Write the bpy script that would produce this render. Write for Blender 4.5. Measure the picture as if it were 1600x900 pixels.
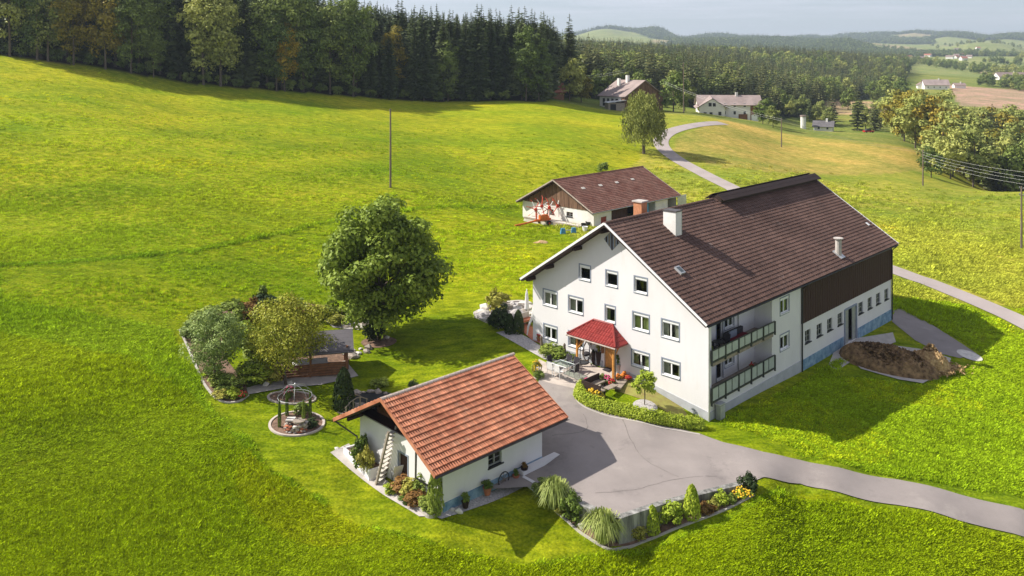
import bpy, bmesh, math, random
import numpy as np
from mathutils import Vector, Matrix

for o in list(bpy.data.objects): bpy.data.objects.remove(o)
S = bpy.context.scene
COL = S.collection
RAD = math.radians
rng = np.random.default_rng(7)
random.seed(7)

# ------------------------------------------------------------------ camera, sky, sun, exposure
H, F, HOR = 23.6, 1300.0, 100.0          # camera height (m), focal length and horizon of the 1600 px wide photograph
cam = bpy.data.cameras.new('camera'); camo = bpy.data.objects.new('camera', cam); COL.objects.link(camo)
camo.location = (0, 0, H); camo.rotation_euler = (RAD(90), 0, 0)
cam.sensor_width = 36; cam.lens = 36*F/1600; cam.shift_y = -(450-HOR)/1600
cam.clip_start = 0.5; cam.clip_end = 40000
S.camera = camo
S.render.resolution_x = 1024; S.render.resolution_y = 576
S.view_settings.view_transform = 'Standard'; S.view_settings.look = 'None'
S.view_settings.gamma = 1; S.view_settings.use_curve_mapping = False
S.view_settings.exposure = 0.62

SUN_EL, SUN_AZ = RAD(41), (0.99, -0.12)   # direction the light travels on the ground
hl = math.hypot(*SUN_AZ); ax, ay = SUN_AZ[0]/hl, SUN_AZ[1]/hl
tosun = Vector((-ax*math.cos(SUN_EL), -ay*math.cos(SUN_EL), math.sin(SUN_EL)))
sl = bpy.data.lights.new('sun', 'SUN'); sl.energy = 5.0; sl.angle = RAD(0.55); sl.color = (1, 0.945, 0.86)
so = bpy.data.objects.new('sun', sl); COL.objects.link(so); so.location = (0, 0, 300)
so.rotation_euler = tosun.to_track_quat('Z', 'Y').to_euler()

W = bpy.data.worlds.new('World'); S.world = W; W.use_nodes = True
nt = W.node_tree; nt.nodes.clear()
out = nt.nodes.new('ShaderNodeOutputWorld'); bg = nt.nodes.new('ShaderNodeBackground'); bg.inputs[1].default_value = 0.073
sky = nt.nodes.new('ShaderNodeTexSky'); sky.sky_type = 'NISHITA'; sky.sun_disc = False
sky.sun_elevation = SUN_EL; sky.sun_rotation = math.atan2(tosun.x, tosun.y)
sky.altitude = 500; sky.air_density = 1.0; sky.dust_density = 1.2; sky.ozone_density = 1.6
tc = nt.nodes.new('ShaderNodeTexCoord'); mp = nt.nodes.new('ShaderNodeMapping'); mp.inputs['Scale'].default_value = (1.2, 1.2, 22)
no = nt.nodes.new('ShaderNodeTexNoise'); no.inputs['Scale'].default_value = 3.2; no.inputs['Detail'].default_value = 7; no.inputs['Roughness'].default_value = .62
rp = nt.nodes.new('ShaderNodeValToRGB'); rp.color_ramp.elements[0].position = .44; rp.color_ramp.elements[1].position = .68
rp.color_ramp.elements[0].color = (.25, .25, .25, 1); rp.color_ramp.elements[1].color = (.6, .6, .6, 1)
mx = nt.nodes.new('ShaderNodeMix'); mx.data_type = 'RGBA'; mx.inputs[7].default_value = (9.4, 9.0, 10.0, 1)
L = nt.links.new
L(tc.outputs['Generated'], mp.inputs[0]); L(mp.outputs[0], no.inputs[0]); L(no.outputs[0], rp.inputs[0])
L(rp.outputs[0], mx.inputs[0]); L(sky.outputs[0], mx.inputs[6]); L(mx.outputs[2], bg.inputs[0]); L(bg.outputs[0], out.inputs[0])

# ------------------------------------------------------------------ materials
def lin(r, g, b): return tuple(((c/255+.055)/1.055)**2.4 if c > 10 else c/255/12.92 for c in (r, g, b))
def nodes(name):
    m = bpy.data.materials.new(name); m.use_nodes = True; t = m.node_tree
    return m, t, t.nodes['Principled BSDF'], t.links.new
MAT = {}
def mk(name, col, rough=.8, var=.15, scale=3, bump=0, bscale=30, col2=None, metal=0, spec=.3, island=0, stretch=(1, 1, 1), lo=.35, hi=.65, spots=None):
    m, t, b, L = nodes(name)
    tc = t.nodes.new('ShaderNodeTexCoord'); mp = t.nodes.new('ShaderNodeMapping'); mp.inputs['Scale'].default_value = stretch
    L(tc.outputs['Object'], mp.inputs[0])
    n = t.nodes.new('ShaderNodeTexNoise'); n.inputs['Scale'].default_value = scale; n.inputs['Detail'].default_value = 6; n.inputs['Roughness'].default_value = .65
    L(mp.outputs[0], n.inputs[0])
    r = t.nodes.new('ShaderNodeValToRGB'); e = r.color_ramp.elements; e[0].position = lo; e[1].position = hi
    c2 = col2 or tuple(min(1, c*(1+var)) for c in col); c1 = tuple(c*(1-var) for c in col)
    e[0].color = (*c1, 1); e[1].color = (*c2, 1); L(n.outputs[0], r.inputs[0]); src = r.outputs[0]
    for sc_, c_, p0_, p1_, am_ in (spots or ()):          # stains, lichen, patches: colour, size, threshold, strength
        ns = t.nodes.new('ShaderNodeTexNoise'); ns.inputs['Scale'].default_value = sc_; ns.inputs['Detail'].default_value = 7; ns.inputs['Roughness'].default_value = .7; L(mp.outputs[0], ns.inputs[0])
        ra = t.nodes.new('ShaderNodeMapRange'); ra.inputs[1].default_value = p0_; ra.inputs[2].default_value = p1_; ra.inputs[4].default_value = am_; L(ns.outputs[0], ra.inputs[0])
        mm = t.nodes.new('ShaderNodeMix'); mm.data_type = 'RGBA'; mm.inputs[7].default_value = (*c_, 1); L(ra.outputs[0], mm.inputs[0]); L(src, mm.inputs[6]); src = mm.outputs[2]
    if island:
        g = t.nodes.new('ShaderNodeNewGeometry'); mr = t.nodes.new('ShaderNodeMapRange'); L(g.outputs['Random Per Island'], mr.inputs[0])
        mr.inputs[3].default_value = 1-island; mr.inputs[4].default_value = 1+island
        v = t.nodes.new('ShaderNodeHueSaturation'); L(src, v.inputs['Color']); L(mr.outputs[0], v.inputs['Value']); src = v.outputs[0]
    L(src, b.inputs['Base Color']); b.inputs['Roughness'].default_value = rough; b.inputs['Metallic'].default_value = metal
    b.inputs['Specular IOR Level'].default_value = spec
    if bump:
        n2 = t.nodes.new('ShaderNodeTexNoise'); n2.inputs['Scale'].default_value = bscale; n2.inputs['Detail'].default_value = 4
        L(mp.outputs[0], n2.inputs[0]); bp = t.nodes.new('ShaderNodeBump'); bp.inputs['Strength'].default_value = bump; bp.inputs['Distance'].default_value = .05
        L(n2.outputs[0], bp.inputs['Height']); L(bp.outputs[0], b.inputs['Normal'])
    MAT[name] = m; return m
def leafmat(name, col, col2, trans=.3, scale=.35, objvar=.25):
    m, t, b, L = nodes(name)
    tc = t.nodes.new('ShaderNodeTexCoord'); n = t.nodes.new('ShaderNodeTexNoise'); n.inputs['Scale'].default_value = scale; n.inputs['Detail'].default_value = 5
    L(tc.outputs['Object'], n.inputs[0])
    g = t.nodes.new('ShaderNodeNewGeometry')
    ad = t.nodes.new('ShaderNodeMath'); ad.operation = 'MULTIPLY_ADD'; ad.inputs[1].default_value = .55; L(g.outputs['Random Per Island'], ad.inputs[0])
    ad2 = t.nodes.new('ShaderNodeMath'); ad2.operation = 'MULTIPLY_ADD'; ad2.inputs[1].default_value = 1.3; ad2.inputs[2].default_value = -.42; L(n.outputs[0], ad2.inputs[0]); L(ad2.outputs[0], ad.inputs[2])
    mx = t.nodes.new('ShaderNodeMix'); mx.data_type = 'RGBA'; mx.inputs[6].default_value = (*col, 1); mx.inputs[7].default_value = (*col2, 1); L(ad.outputs[0], mx.inputs[0])
    oi = t.nodes.new('ShaderNodeObjectInfo'); mr = t.nodes.new('ShaderNodeMapRange'); mr.inputs[3].default_value = 1-objvar; mr.inputs[4].default_value = 1+objvar; L(oi.outputs['Random'], mr.inputs[0])
    hs = t.nodes.new('ShaderNodeHueSaturation'); L(mx.outputs[2], hs.inputs['Color']); L(mr.outputs[0], hs.inputs['Value'])
    mr2 = t.nodes.new('ShaderNodeMapRange'); mr2.inputs[3].default_value = .5+.035*objvar; mr2.inputs[4].default_value = .5-.06*objvar; L(oi.outputs['Random'], mr2.inputs[0]); L(mr2.outputs[0], hs.inputs['Hue'])
    L(hs.outputs[0], b.inputs['Base Color']); b.inputs['Roughness'].default_value = .5; b.inputs['Specular IOR Level'].default_value = .13
    tr = t.nodes.new('ShaderNodeBsdfTranslucent'); L(hs.outputs[0], tr.inputs[0]); ms = t.nodes.new('ShaderNodeMixShader'); ms.inputs[0].default_value = trans*.55
    L(b.outputs[0], ms.inputs[1]); L(tr.outputs[0], ms.inputs[2]); L(ms.outputs[0], t.nodes['Material Output'].inputs[0])
    MAT[name] = m; return m
def glassmat(name, tint=(.55, .6, .6)):
    m, t, b, L = nodes(name); t.nodes.remove(b)
    a = t.nodes.new('ShaderNodeBsdfTransparent'); a.inputs[0].default_value = (*tint, 1)
    g = t.nodes.new('ShaderNodeBsdfGlossy'); g.inputs['Roughness'].default_value = .03
    ms = t.nodes.new('ShaderNodeMixShader'); ms.inputs[0].default_value = .10
    L(a.outputs[0], ms.inputs[1]); L(g.outputs[0], ms.inputs[2]); L(ms.outputs[0], t.nodes['Material Output'].inputs[0])
    MAT[name] = m; return m

mk('render_white', (.70, .68, .68), .9, .035, .5, .12, 14, stretch=(1, 1, .35), spots=((.9, (.60, .57, .52), .56, .72, .35), (3.5, (.64, .62, .58), .60, .75, .30)))
mk('render_shed', (.74, .71, .66), .9, .10, .7, .2, 10)
mk('plinth', (.42, .43, .45), .9, .10, 1.2, .2, 20)
mk('plinth_blue', (.13, .27, .42), .9, .30, 1.4, .3, 14, col2=(.30, .42, .52))
mk('trim_blue', (.24, .27, .33), .8, .08)
mk('white_paint', (.78, .78, .77), .5, .04)
mk('dark_wood', (.048, .020, .014), .75, .35, 2, .4, 10, stretch=(6, 6, .3), island=.25)
mk('old_wood', (.13, .065, .035), .85, .5, 1.4, .4, 10, stretch=(4, 4, .25), col2=(.22, .13, .08), island=.3)
mk('grey_wood', (.30, .25, .20), .85, .2, 3, .3, 20)
mk('orange_wood', (.55, .25, .06), .5, .2, 3)
mk('brown_wood', (.20, .09, .04), .7, .3, 3)
mk('eave_brown', (.035, .020, .016), .7, .2)
mk('tile_brown', (.115, .062, .046), .75, .22, .25, .15, 8, island=.17, lo=.3, hi=.8, col2=(.18, .105, .08), spots=((.55, (.30, .24, .21), .62, .70, .35), (.22, (.07, .05, .04), .55, .75, .5)))
mk('tile_shed', (.20, .072, .048), .8, .3, .6, .15, 8, island=.28, lo=.3, hi=.75, col2=(.22, .12, .09))
mk('tile_orange', (.44, .135, .062), .7, .3, .8, .1, 12, island=.22, lo=.3, hi=.7, col2=(.58, .25, .14), spots=((1.1, (.60, .40, .28), .58, .70, .5), (.7, (.22, .09, .06), .56, .70, .45)))
mk('tile_red', (.25, .035, .030), .45, .15, 2, island=.12)
mk('tile_grey', (.13, .12, .125), .8, .2, .3, .2, 4)
mk('tile_pinkgrey', (.30, .235, .215), .8, .2, .25, .2, 4)
mk('mortar', (.40, .33, .28), .9, .3, 5)
mk('asphalt', (.275, .24, .222), .88, .12, .22, .3, 50, spots=((.55, (.17, .15, .14), .58, .70, .55), (.13, (.38, .34, .30), .54, .62, .5), (2.6, (.2, .18, .165), .62, .72, .5))) 
mk('asphalt_road', (.38, .325, .30), .88, .14, .18, .2, 40, lo=.3, hi=.7)
mk('concrete', (.46, .42, .38), .9, .15, 1.2, .25, 18)
mk('concrete_wall', (.13, .13, .12), .9, .45, 1.0, .25, 10, stretch=(2.5, 2.5, .4), col2=(.38, .37, .34))
mk('paver', (.50, .43, .37), .9, .12, 2, .2, 18, island=.12)
mk('terracotta', (.42, .15, .08), .8, .2, 3, island=.1)
mk('gravel', (.45, .42, .40), .95, .35, 9, .6, 30)
mk('soil', (.20, .125, .085), .95, .4, 3, .8, 14)
mk('stone', (.36, .31, .26), .9, .3, 2.5, .6, 8, island=.2)
mk('stone_pale', (.60, .56, .50), .9, .2, 3, .4, 9)
mk('metal_grey', (.36, .37, .37), .45, .12, 3, metal=.5)
mk('metal_dark', (.03, .03, .032), .45, .2, 3)
mk('copper_grey', (.10, .09, .085), .5, .2, 3, metal=.3)
mk('galvanised', (.55, .56, .56), .45, .12, 3, metal=.5)
mk('pole_wood', (.17, .13, .10), .9, .3, 2, stretch=(3, 3, .3))
mk('balcony_panel', (.40, .44, .40), .5, .08, 2)
mk('balcony_frame', (.055, .06, .055), .5, .15)
mk('brick_orange', (.50, .22, .11), .85, .2, 6, .2)
mk('curtain', (.72, .68, .50), .9, .1, 6)
mk('curtain_green', (.52, .56, .22), .9, .15, 5)
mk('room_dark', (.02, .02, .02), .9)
mk('cloth_white', (.72, .70, .68), .9, .08)
mk('cloth_dark', (.045, .04, .045), .9, .15)
mk('cloth_red', (.20, .02, .03), .9, .2)
mk('machine_red', (.60, .07, .035), .45, .15)
mk('machine_orange', (.70, .18, .04), .5, .15)
mk('machine_blue', (.07, .25, .45), .5, .2)
mk('tarp_blue', (.12, .40, .60), .6, .2)
mk('rubber', (.02, .02, .02), .8)
mk('pink', (.62, .10, .20), .8, .2, 8)
mk('red_flower', (.40, .04, .03), .8, .2, 8)
mk('orange_flower', (.60, .20, .03), .8, .2, 8)
mk('yellow_flower', (.75, .48, .03), .8, .2, 8)
mk('dry_grass', (.34, .27, .09), .95, .3, 2, .5, 12, col2=(.30, .30, .07))
mk('straw', (.40, .24, .10), .95, .4, 4, .8, 12, col2=(.52, .36, .18), island=.3)
mk('manure', (.16, .095, .05), .95, .45, 2.5, .9, 10, col2=(.30, .19, .09), island=.35)
mk('bark', (.12, .095, .07), .9, .3, 4, .5, 12)
mk('far_wall', (.78, .75, .70), .9, .05)
mk('far_roof', (.27, .20, .175), .9, .15)
mk('far_roof_red', (.38, .15, .10), .9, .15)
mk('white_cable', (.62, .62, .60), .6, .02)
mk('black_cable', (.12, .12, .12), .6, .02)
mk('car_red', (.5, .02, .02), .3, .05)
glassmat('glass'); glassmat('glass_table', (.75, .85, .82))
leafmat('spruce', (.030, .052, .018), (.13, .165, .055), .12, .3, .35)
leafmat('spruce_mid', (.045, .060, .018), (.16, .17, .06), .15, .25, .4)
leafmat('broad_dark', (.07, .115, .02), (.25, .32, .075), .30, .3, .3)
leafmat('broad_yellow', (.13, .14, .02), (.42, .34, .045), .35, .3, .25)
leafmat('broad_orange', (.22, .20, .02), (.52, .38, .03), .35, .3, .2)
leafmat('broad_pale', (.17, .22, .045), (.44, .46, .13), .30, .25, .28)
leafmat('walnut', (.075, .13, .010), (.33, .42, .055), .32, .45, .1)
leafmat('willow', (.11, .14, .03), (.35, .37, .10), .25, .4, .1)
leafmat('autumn', (.14, .19, .015), (.46, .44, .05), .30, .6, .1)
leafmat('greygreen', (.11, .17, .035), (.34, .43, .13), .28, .8, .1)
leafmat('hedge', (.20, .29, .02), (.54, .62, .07), .30, 1.6, .1)
leafmat('shrub', (.10, .16, .025), (.30, .38, .07), .28, 1.2, .35)
leafmat('conifer_dark', (.018, .035, .012), (.06, .09, .03), .12, 1, .25)
leafmat('shrub_yellow', (.22, .24, .03), (.50, .46, .10), .30, 1, .2)
leafmat('reed', (.16, .22, .04), (.46, .52, .16), .30, .8, .15)
leafmat('rusty', (.20, .10, .03), (.36, .22, .07), .30, 1.5, .2)

# ------------------------------------------------------------------ mesh helpers
def finish(o, name, parent=None, kind=None, label=None, cat=None, group=None):
    if parent is not None: o.parent = parent
    if kind: o['kind'] = kind
    if label: o['label'] = label
    if cat: o['category'] = cat
    if group: o['group'] = group
    return o
class MB:
    def __init__(s, f=None): s.v = []; s.f = []; s.m = []; s.map = f
    def add(s, vs, fs, m=0):
        n = len(s.v)
        s.v += [tuple(s.map(*p)) if s.map else tuple(p) for p in vs]
        s.f += [tuple(n+i for i in f) for f in fs]; s.m += [m]*len(fs); return s
    def box(s, x0, x1, y0, y1, z0, z1, m=0):
        return s.add([(x0,y0,z0),(x1,y0,z0),(x1,y1,z0),(x0,y1,z0),(x0,y0,z1),(x1,y0,z1),(x1,y1,z1),(x0,y1,z1)],
                     [(0,3,2,1),(4,5,6,7),(0,1,5,4),(1,2,6,5),(2,3,7,6),(3,0,4,7)], m)
    def prism(s, poly, z0, z1, m=0):
        n = len(poly); vs = [(x,y,z0) for x,y in poly]+[(x,y,z1) for x,y in poly]
        return s.add(vs, [tuple(range(n-1,-1,-1)), tuple(range(n,2*n))]+[(i,(i+1)%n,n+(i+1)%n,n+i) for i in range(n)], m)
    def tube(s, pts, r, n=6, m=0, r2=None, cap=True):
        pts = [Vector(p) for p in pts]; k = len(pts); vs = []
        for i, p in enumerate(pts):
            d = (pts[min(i+1,k-1)]-pts[max(i-1,0)]).normalized()
            a = d.cross(Vector((0,0,1)) if abs(d.z) < .9 else Vector((1,0,0))).normalized(); b = d.cross(a)
            rr = r if r2 is None else r+(r2-r)*i/(k-1)
            for j in range(n):
                t = 2*math.pi*j/n; vs.append(p+a*math.cos(t)*rr+b*math.sin(t)*rr)
        fs = [(i*n+j, i*n+(j+1)%n, (i+1)*n+(j+1)%n, (i+1)*n+j) for i in range(k-1) for j in range(n)]
        if cap: fs += [tuple(range(n-1,-1,-1)), tuple(range((k-1)*n, k*n))]
        return s.add(vs, fs, m)
    def cyl(s, x, y, z0, z1, r, n=10, m=0, r2=None): return s.tube([(x,y,z0),(x,y,z1)], r, n, m, r2)
    def lathe(s, x, y, prof, n=12, m=0):
        vs = [(x+r*math.cos(2*math.pi*j/n), y+r*math.sin(2*math.pi*j/n), z) for r, z in prof for j in range(n)]; k = len(prof)
        fs = [(i*n+j, i*n+(j+1)%n, (i+1)*n+(j+1)%n, (i+1)*n+j) for i in range(k-1) for j in range(n)]+[tuple(range(n-1,-1,-1)), tuple(range((k-1)*n,k*n))]
        return s.add(vs, fs, m)
    def blob(s, x, y, z, rx, ry, rz, seed=0, amp=.25, m=0, sub=2):
        bm = bmesh.new(); bmesh.ops.create_icosphere(bm, subdivisions=sub, radius=1)
        r = random.Random(seed); ph = [(r.uniform(1.2,3), r.uniform(0,6)) for _ in range(9)]
        vs = []
        for v in bm.verts:
            c = v.co; q = 1+amp*(math.sin(c.x*ph[0][0]*1.5+ph[0][1])*math.sin(c.y*ph[1][0]*1.5+ph[1][1])+.5*math.sin(c.z*ph[2][0]*3+c.x*ph[3][0]*2+ph[3][1]))
            vs.append((x+c.x*rx*q, y+c.y*ry*q, z+c.z*rz*q))
        fs = [tuple(v.index for v in f.verts) for f in bm.faces]; bm.free(); return s.add(vs, fs, m)
    def mesh(s, name, mats):
        me = bpy.data.meshes.new(name); me.from_pydata(s.v, [], s.f)
        for a in (mats if isinstance(mats, (list, tuple)) else [mats]): me.materials.append(MAT[a] if isinstance(a, str) else a)
        if any(s.m): me.polygons.foreach_set('material_index', s.m)
        me.update(); return me
    def build(s, name, mats, parent=None, smooth=False, loc=None, **k):
        me = s.mesh(name, mats)
        if smooth: me.polygons.foreach_set('use_smooth', [True]*len(me.polygons))
        o = bpy.data.objects.new(name, me); COL.objects.link(o)
        if loc is not None: o.location = loc
        return finish(o, name, parent, **k)
def qmesh(name, Q, mat):
    """mesh from an (N,4,3) array of separate quads"""
    Q = np.asarray(Q, dtype=np.float32); n = len(Q); me = bpy.data.meshes.new(name)
    me.vertices.add(n*4); me.vertices.foreach_set('co', Q.reshape(-1)); me.loops.add(n*4); me.loops.foreach_set('vertex_index', np.arange(n*4, dtype=np.int32))
    me.polygons.add(n); me.polygons.foreach_set('loop_start', np.arange(0, n*4, 4, dtype=np.int32)); me.update(calc_edges=True)
    me.materials.append(MAT[mat]); return me
def obj(name, me, parent=None, loc=None, **k):
    o = bpy.data.objects.new(name, me); COL.objects.link(o)
    if loc is not None: o.location = loc
    return finish(o, name, parent, **k)
def thing(name, label, cat, loc=(0,0,0), rz=0, group=None):
    o = bpy.data.objects.new(name, None); COL.objects.link(o); o.location = loc; o.rotation_euler = (0,0,rz); o.empty_display_size = .3
    return finish(o, name, None, None, label, cat, group)
def dup(root, loc, rz=0, scale=None, label=None, group=None):
    kids = [(c, list(c.children)) for c in root.children]
    r = root.copy(); COL.objects.link(r); r.location = loc; r.rotation_euler = (0,0,rz)
    if scale is not None: r.scale = scale if hasattr(scale, '__len__') else (scale,)*3
    if label: r['label'] = label
    if group: r['group'] = group
    for c, g in kids:
        d = c.copy(); COL.objects.link(d); d.parent = r
        for e in g: x = e.copy(); COL.objects.link(x); x.parent = d
    return r

# ------------------------------------------------------------------ terrain: surveyed points (image x, image y, height) or ('Y' distance)
def zY(px, py, Y): return (px, Y, H-(py-HOR)*Y/F)
def zZ(px, py, z): return (px, F*(H-z)/(py-HOR), z)
CP = [zZ(*p) for p in [
 (833,532,.82),(908,561,.55),(953,575,.48),(981,592,.25),(1108,657,-.9),(1252,578,-1.25),(1393,503,-1.5),(1322,540,-1.3),(900,612,.05),(875,580,.45),(950,605,.1),(930,640,-.25),(1007,640,-.15),
 (692,800,-1.05),(847,718,-.78),(562,705,-.8),(950,690,-.72),(1040,690,-.8),(1110,700,-.85),(870,600,.2),(900,740,-.8),
 (958,843,-1.95),(1060,803,-1.5),(1150,776,-1.15),(1195,750,-.9),(905,822,-1.8),(850,790,-1.45),(1190,725,-.9),
 (1300,752,-1.3),(1450,790,-1.9),(1600,820,-2.5),(1317,676,-1.8),(1500,660,-2.6),(1650,700,-3.4),(1600,900,-3.6),(1300,900,-3.2),(1250,800,-2.0),
 (1000,900,-2.8),(800,870,-2.2),(700,900,-2.1),(500,900,-1.9),(500,780,-1.1),(200,900,-1.2),(0,900,-.8),(-300,900,-.3),
 (1600,505,-2.5),(1470,560,-2.2),(1420,500,-1.6),
 (300,520,1.3),(340,620,.3),(440,640,-.1),(480,680,-.4),(530,710,-.7),(597,531,.1),(700,545,.3),(790,560,.5),(500,490,.7),(740,490,.9),(800,455,1.4),
 (0,700,1.2),(250,700,.1),(0,415,4.8),(300,390,4.3),(-300,400,7),(560,420,1.9),(800,400,1.6)]]
CP += [zY(*p) for p in [
 (609,293,124),(300,250,125),(0,250,112),(0,150,150),(300,180,165),(822,340,124),(927,354,115),(1060,335,128),(780,360,108),(950,300,143),
 (1150,297,146),(1006,240,180),(900,250,160),(760,230,165),(700,158,235),(840,158,240),(400,138,205),(200,112,195),(0,85,190),(-300,60,190),
 (960,170,265),(1040,205,205),(1110,189,236),(1221,230,222),(1442,290,185),(1300,270,190),(1600,300,185),(1600,390,112),(1500,340,145),(1400,425,98),
 (1200,192,285),(1330,207,285),(1440,234,255),(1285,207,345),(1550,300,240),
 (1150,183,330),(1150,150,420),(900,140,330),(1290,160,500),(1350,172,440),(1290,140,700),(1400,118,900),(1100,104,800),(860,88,800),(1250,112,800),(1540,160,560),
 (1600,140,760),(1460,138,700),(1460,112,1100),(1600,118,1100),(700,110,500),(300,60,400),(0,20,400),
 (1480,92,1700),(1600,92,1700),(1300,98,1500),(1100,92,1500),(850,78,1500),
 (1450,78,2800),(1600,84,2600),(1250,80,2800),(1050,72,2800),(850,64,2600),
 (850,56,4600),(960,54,4600),(1062,64,4600),(1120,66,4600),(1200,66,4600),(1350,66,4600),(1450,64,4600),(1600,66,4600),
 (700,46,4600),(700,60,2600),(700,80,1200),(-300,-20,500),
 (1000,70,9000),(1400,73,9000),(600,66,9000),(1900,73,9000),(1900,60,4600),(1900,85,2000),(1900,130,700),(1900,300,185),(1900,520,80)]]
CP = np.array(CP)
def tc_(px, Y): return np.stack([np.asarray(px)/420., np.log(np.asarray(Y))*1.25], -1)
def U_(r2): return np.where(r2 > 1e-12, .5*r2*np.log(np.maximum(r2, 1e-12)), 0)
A_ = tc_(CP[:,0], CP[:,1]); n_ = len(A_)
K_ = U_(((A_[:,None]-A_[None])**2).sum(-1))+np.eye(n_)*1e-4
P_ = np.hstack([np.ones((n_,1)), A_]); M_ = np.block([[K_, P_],[P_.T, np.zeros((3,3))]])
# interpolate the height as an angle so that near and far share one scale
SOL = np.linalg.solve(M_, np.concatenate([(H-CP[:,2])/CP[:,1]*F, np.zeros(3)]))
def tps(px, Y):
    q = tc_(np.clip(px, -420, 1950), Y); sh = q.shape[:-1]; q = q.reshape(-1,2); res = np.empty(len(q))
    for i in range(0, len(q), 20000):
        s = q[i:i+20000]; res[i:i+20000] = U_(((s[:,None]-A_[None])**2).sum(-1))@SOL[:n_]+SOL[n_]+s@SOL[n_+1:]
    return H-res.reshape(sh)*Y/F
GX = np.concatenate([np.arange(-1500,-220,40), np.arange(-220,1820,6), np.arange(1820,3200,40)]).astype(float)
ys = [19.]
while ys[-1] < 9500: ys.append(ys[-1]+min(5*ys[-1]**2/31200, .02*ys[-1]))
GY = np.array(ys); GL = np.log(GY)
PX, YY = np.meshgrid(GX, GY); ZZ = tps(PX, YY)
def fbm(x, y, seed=0, octs=4):
    r = np.random.default_rng(seed); v = 0; a = 1
    for o in range(octs):
        for _ in range(3):
            t = r.uniform(0, 6.28); p = r.uniform(0, 6.28); f = 2**o*r.uniform(.8, 1.25); v = v+a*np.sin((x*math.cos(t)+y*math.sin(t))*f+p)/3
        a *= .55
    return v
XX = (PX-800)/F*YY
ZZ = ZZ+np.clip((YY-900)/1500, 0, 1)*fbm(XX/420, YY/700, 5)*np.clip(YY/260, 0, 11)+np.clip((YY-2300)/1500, 0, 1)*fbm(XX/360, YY/600, 8, 4)*14
for hx, hy, hw, hd, hh in ((975,4300,62,700,34),(935,3900,30,500,22),(1030,4400,24,500,34),(1120,4800,40,600,36),(1175,5600,26,600,30),(1262,5400,30,600,34),(1330,5200,34,500,42),(1392,5000,40,600,50),(1446,4900,30,500,48),(1500,4300,45,500,44),(1580,4000,36,500,34),(1210,3300,70,500,20),(1130,2600,60,400,20),(1330,2900,60,400,26),(1545,2700,60,350,30),(1660,4600,60,600,40)):
    ZZ = ZZ+hh*np.exp(-np.abs((PX-hx)/hw)**2.6-((YY-hy)/hd)**2)
ZZ = ZZ+np.clip((YY-36)/60, 0, 1)*fbm(XX/9, YY/9, 9, 3)*.035
def T(x, y):
    x = np.asarray(x, float); y = np.clip(np.asarray(y, float), 19.01, 9400); px = np.clip(800+F*x/y, -1499, 3150)
    i = np.clip(np.searchsorted(GX, px)-1, 0, len(GX)-2); j = np.clip(np.searchsorted(GY, y)-1, 0, len(GY)-2)
    a = (px-GX[i])/(GX[i+1]-GX[i]); b = (y-GY[j])/(GY[j+1]-GY[j])
    return (ZZ[j,i]*(1-a)+ZZ[j,i+1]*a)*(1-b)+(ZZ[j+1,i]*(1-a)+ZZ[j+1,i+1]*a)*b
def at(px, py, dz=0):
    """the point of the terrain seen at this place of the survey photograph"""
    Y = GY; x = (px-800)/F*Y; z = T(x, Y); s = H-(py-HOR)*Y/F; d = s-z
    k = np.argmax(d <= 0) if (d <= 0).any() else len(Y)-1
    k = max(k, 1); t = d[k-1]/(d[k-1]-d[k]) if d[k-1] != d[k] else 0; yy = Y[k-1]+(Y[k]-Y[k-1])*t; xx = (px-800)/F*yy
    return Vector((xx, yy, float(T(xx, yy))+dz))
def far(px, Y, dz=0):
    x = (px-800)/F*Y; return Vector((x, Y, float(T(x, Y))+dz))
def wpoly(pts): return [tuple(at(*p)[:2]) for p in pts]
def inside(X, Yv, poly):
    r = np.zeros(np.shape(X), bool); n = len(poly)
    for i in range(n):
        x0, y0 = poly[i]; x1, y1 = poly[(i+1)%n]
        if y0 == y1: continue
        c = ((y0 > Yv) != (y1 > Yv)) & (X < (x1-x0)*(Yv-y0)/(y1-y0)+x0); r ^= c
    return r
def fpoly(pts): return [((px-800)/F*Y, Y) for px, Y in pts]

class Frame:
    def __init__(s, x, y, ang): s.o = Vector((x, y, 0)); s.a = ang; s.M = Matrix.Translation(s.o)@Matrix.Rotation(ang, 4, 'Z'); s.I = s.M.inverted()
    def hit(s, px, py, n, c):
        o = s.I@Vector((0,0,H)); d = s.I.to_3x3()@Vector(((px-800)/F, 1, -(py-HOR)/F)); n = Vector(n); t = (c-n.dot(o))/n.dot(d); return o+d*t
    def w(s, x, y, z=0): return s.M@Vector((x, y, z))
HA = math.atan2(.718, .696)
FH = Frame(13.5, 57.1, HA); FG = Frame(-3.8, 45.7, math.atan2(.699, .715)); FS = Frame(11.3, 115.0, HA)

LAWN = wpoly([(262,515),(285,560),(330,640),(430,740),(560,820),(700,858),(850,884),(1000,866),(1120,818),(1245,765),(1245,700),(1110,660),(1060,600),(840,540),(832,470),(790,455),(700,455),(560,462),(500,474),(380,480)])
SHORT = wpoly([(0,415),(300,395),(520,345),(700,325),(830,320),(960,420),(832,480),(500,474),(262,515),(0,470)])
UPPER = fpoly([(-1500,90)])+[tuple(at(*p)[:2]) for p in [(-200,430),(0,412),(300,390),(520,342),(700,322),(830,316)]]+fpoly([(960,150),(1000,175),(1010,230),(900,260),(700,240),(-1500,220)])
HAY = [tuple(at(*p)[:2]) for p in [(1048,238),(1060,215),(1090,200),(1120,190)]]+fpoly([(1150,300),(1330,300),(1450,270)])+[tuple(at(*p)[:2]) for p in [(1442,268),(1380,272),(1300,273),(1200,268),(1130,262)]]
FRONT = wpoly([(-220,560),(0,520),(200,560),(300,620),(420,740),(560,822),(700,860),(850,886),(1000,870),(1120,822),(1250,768),(1600,850),(1700,1000),(-300,1000)])
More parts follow.
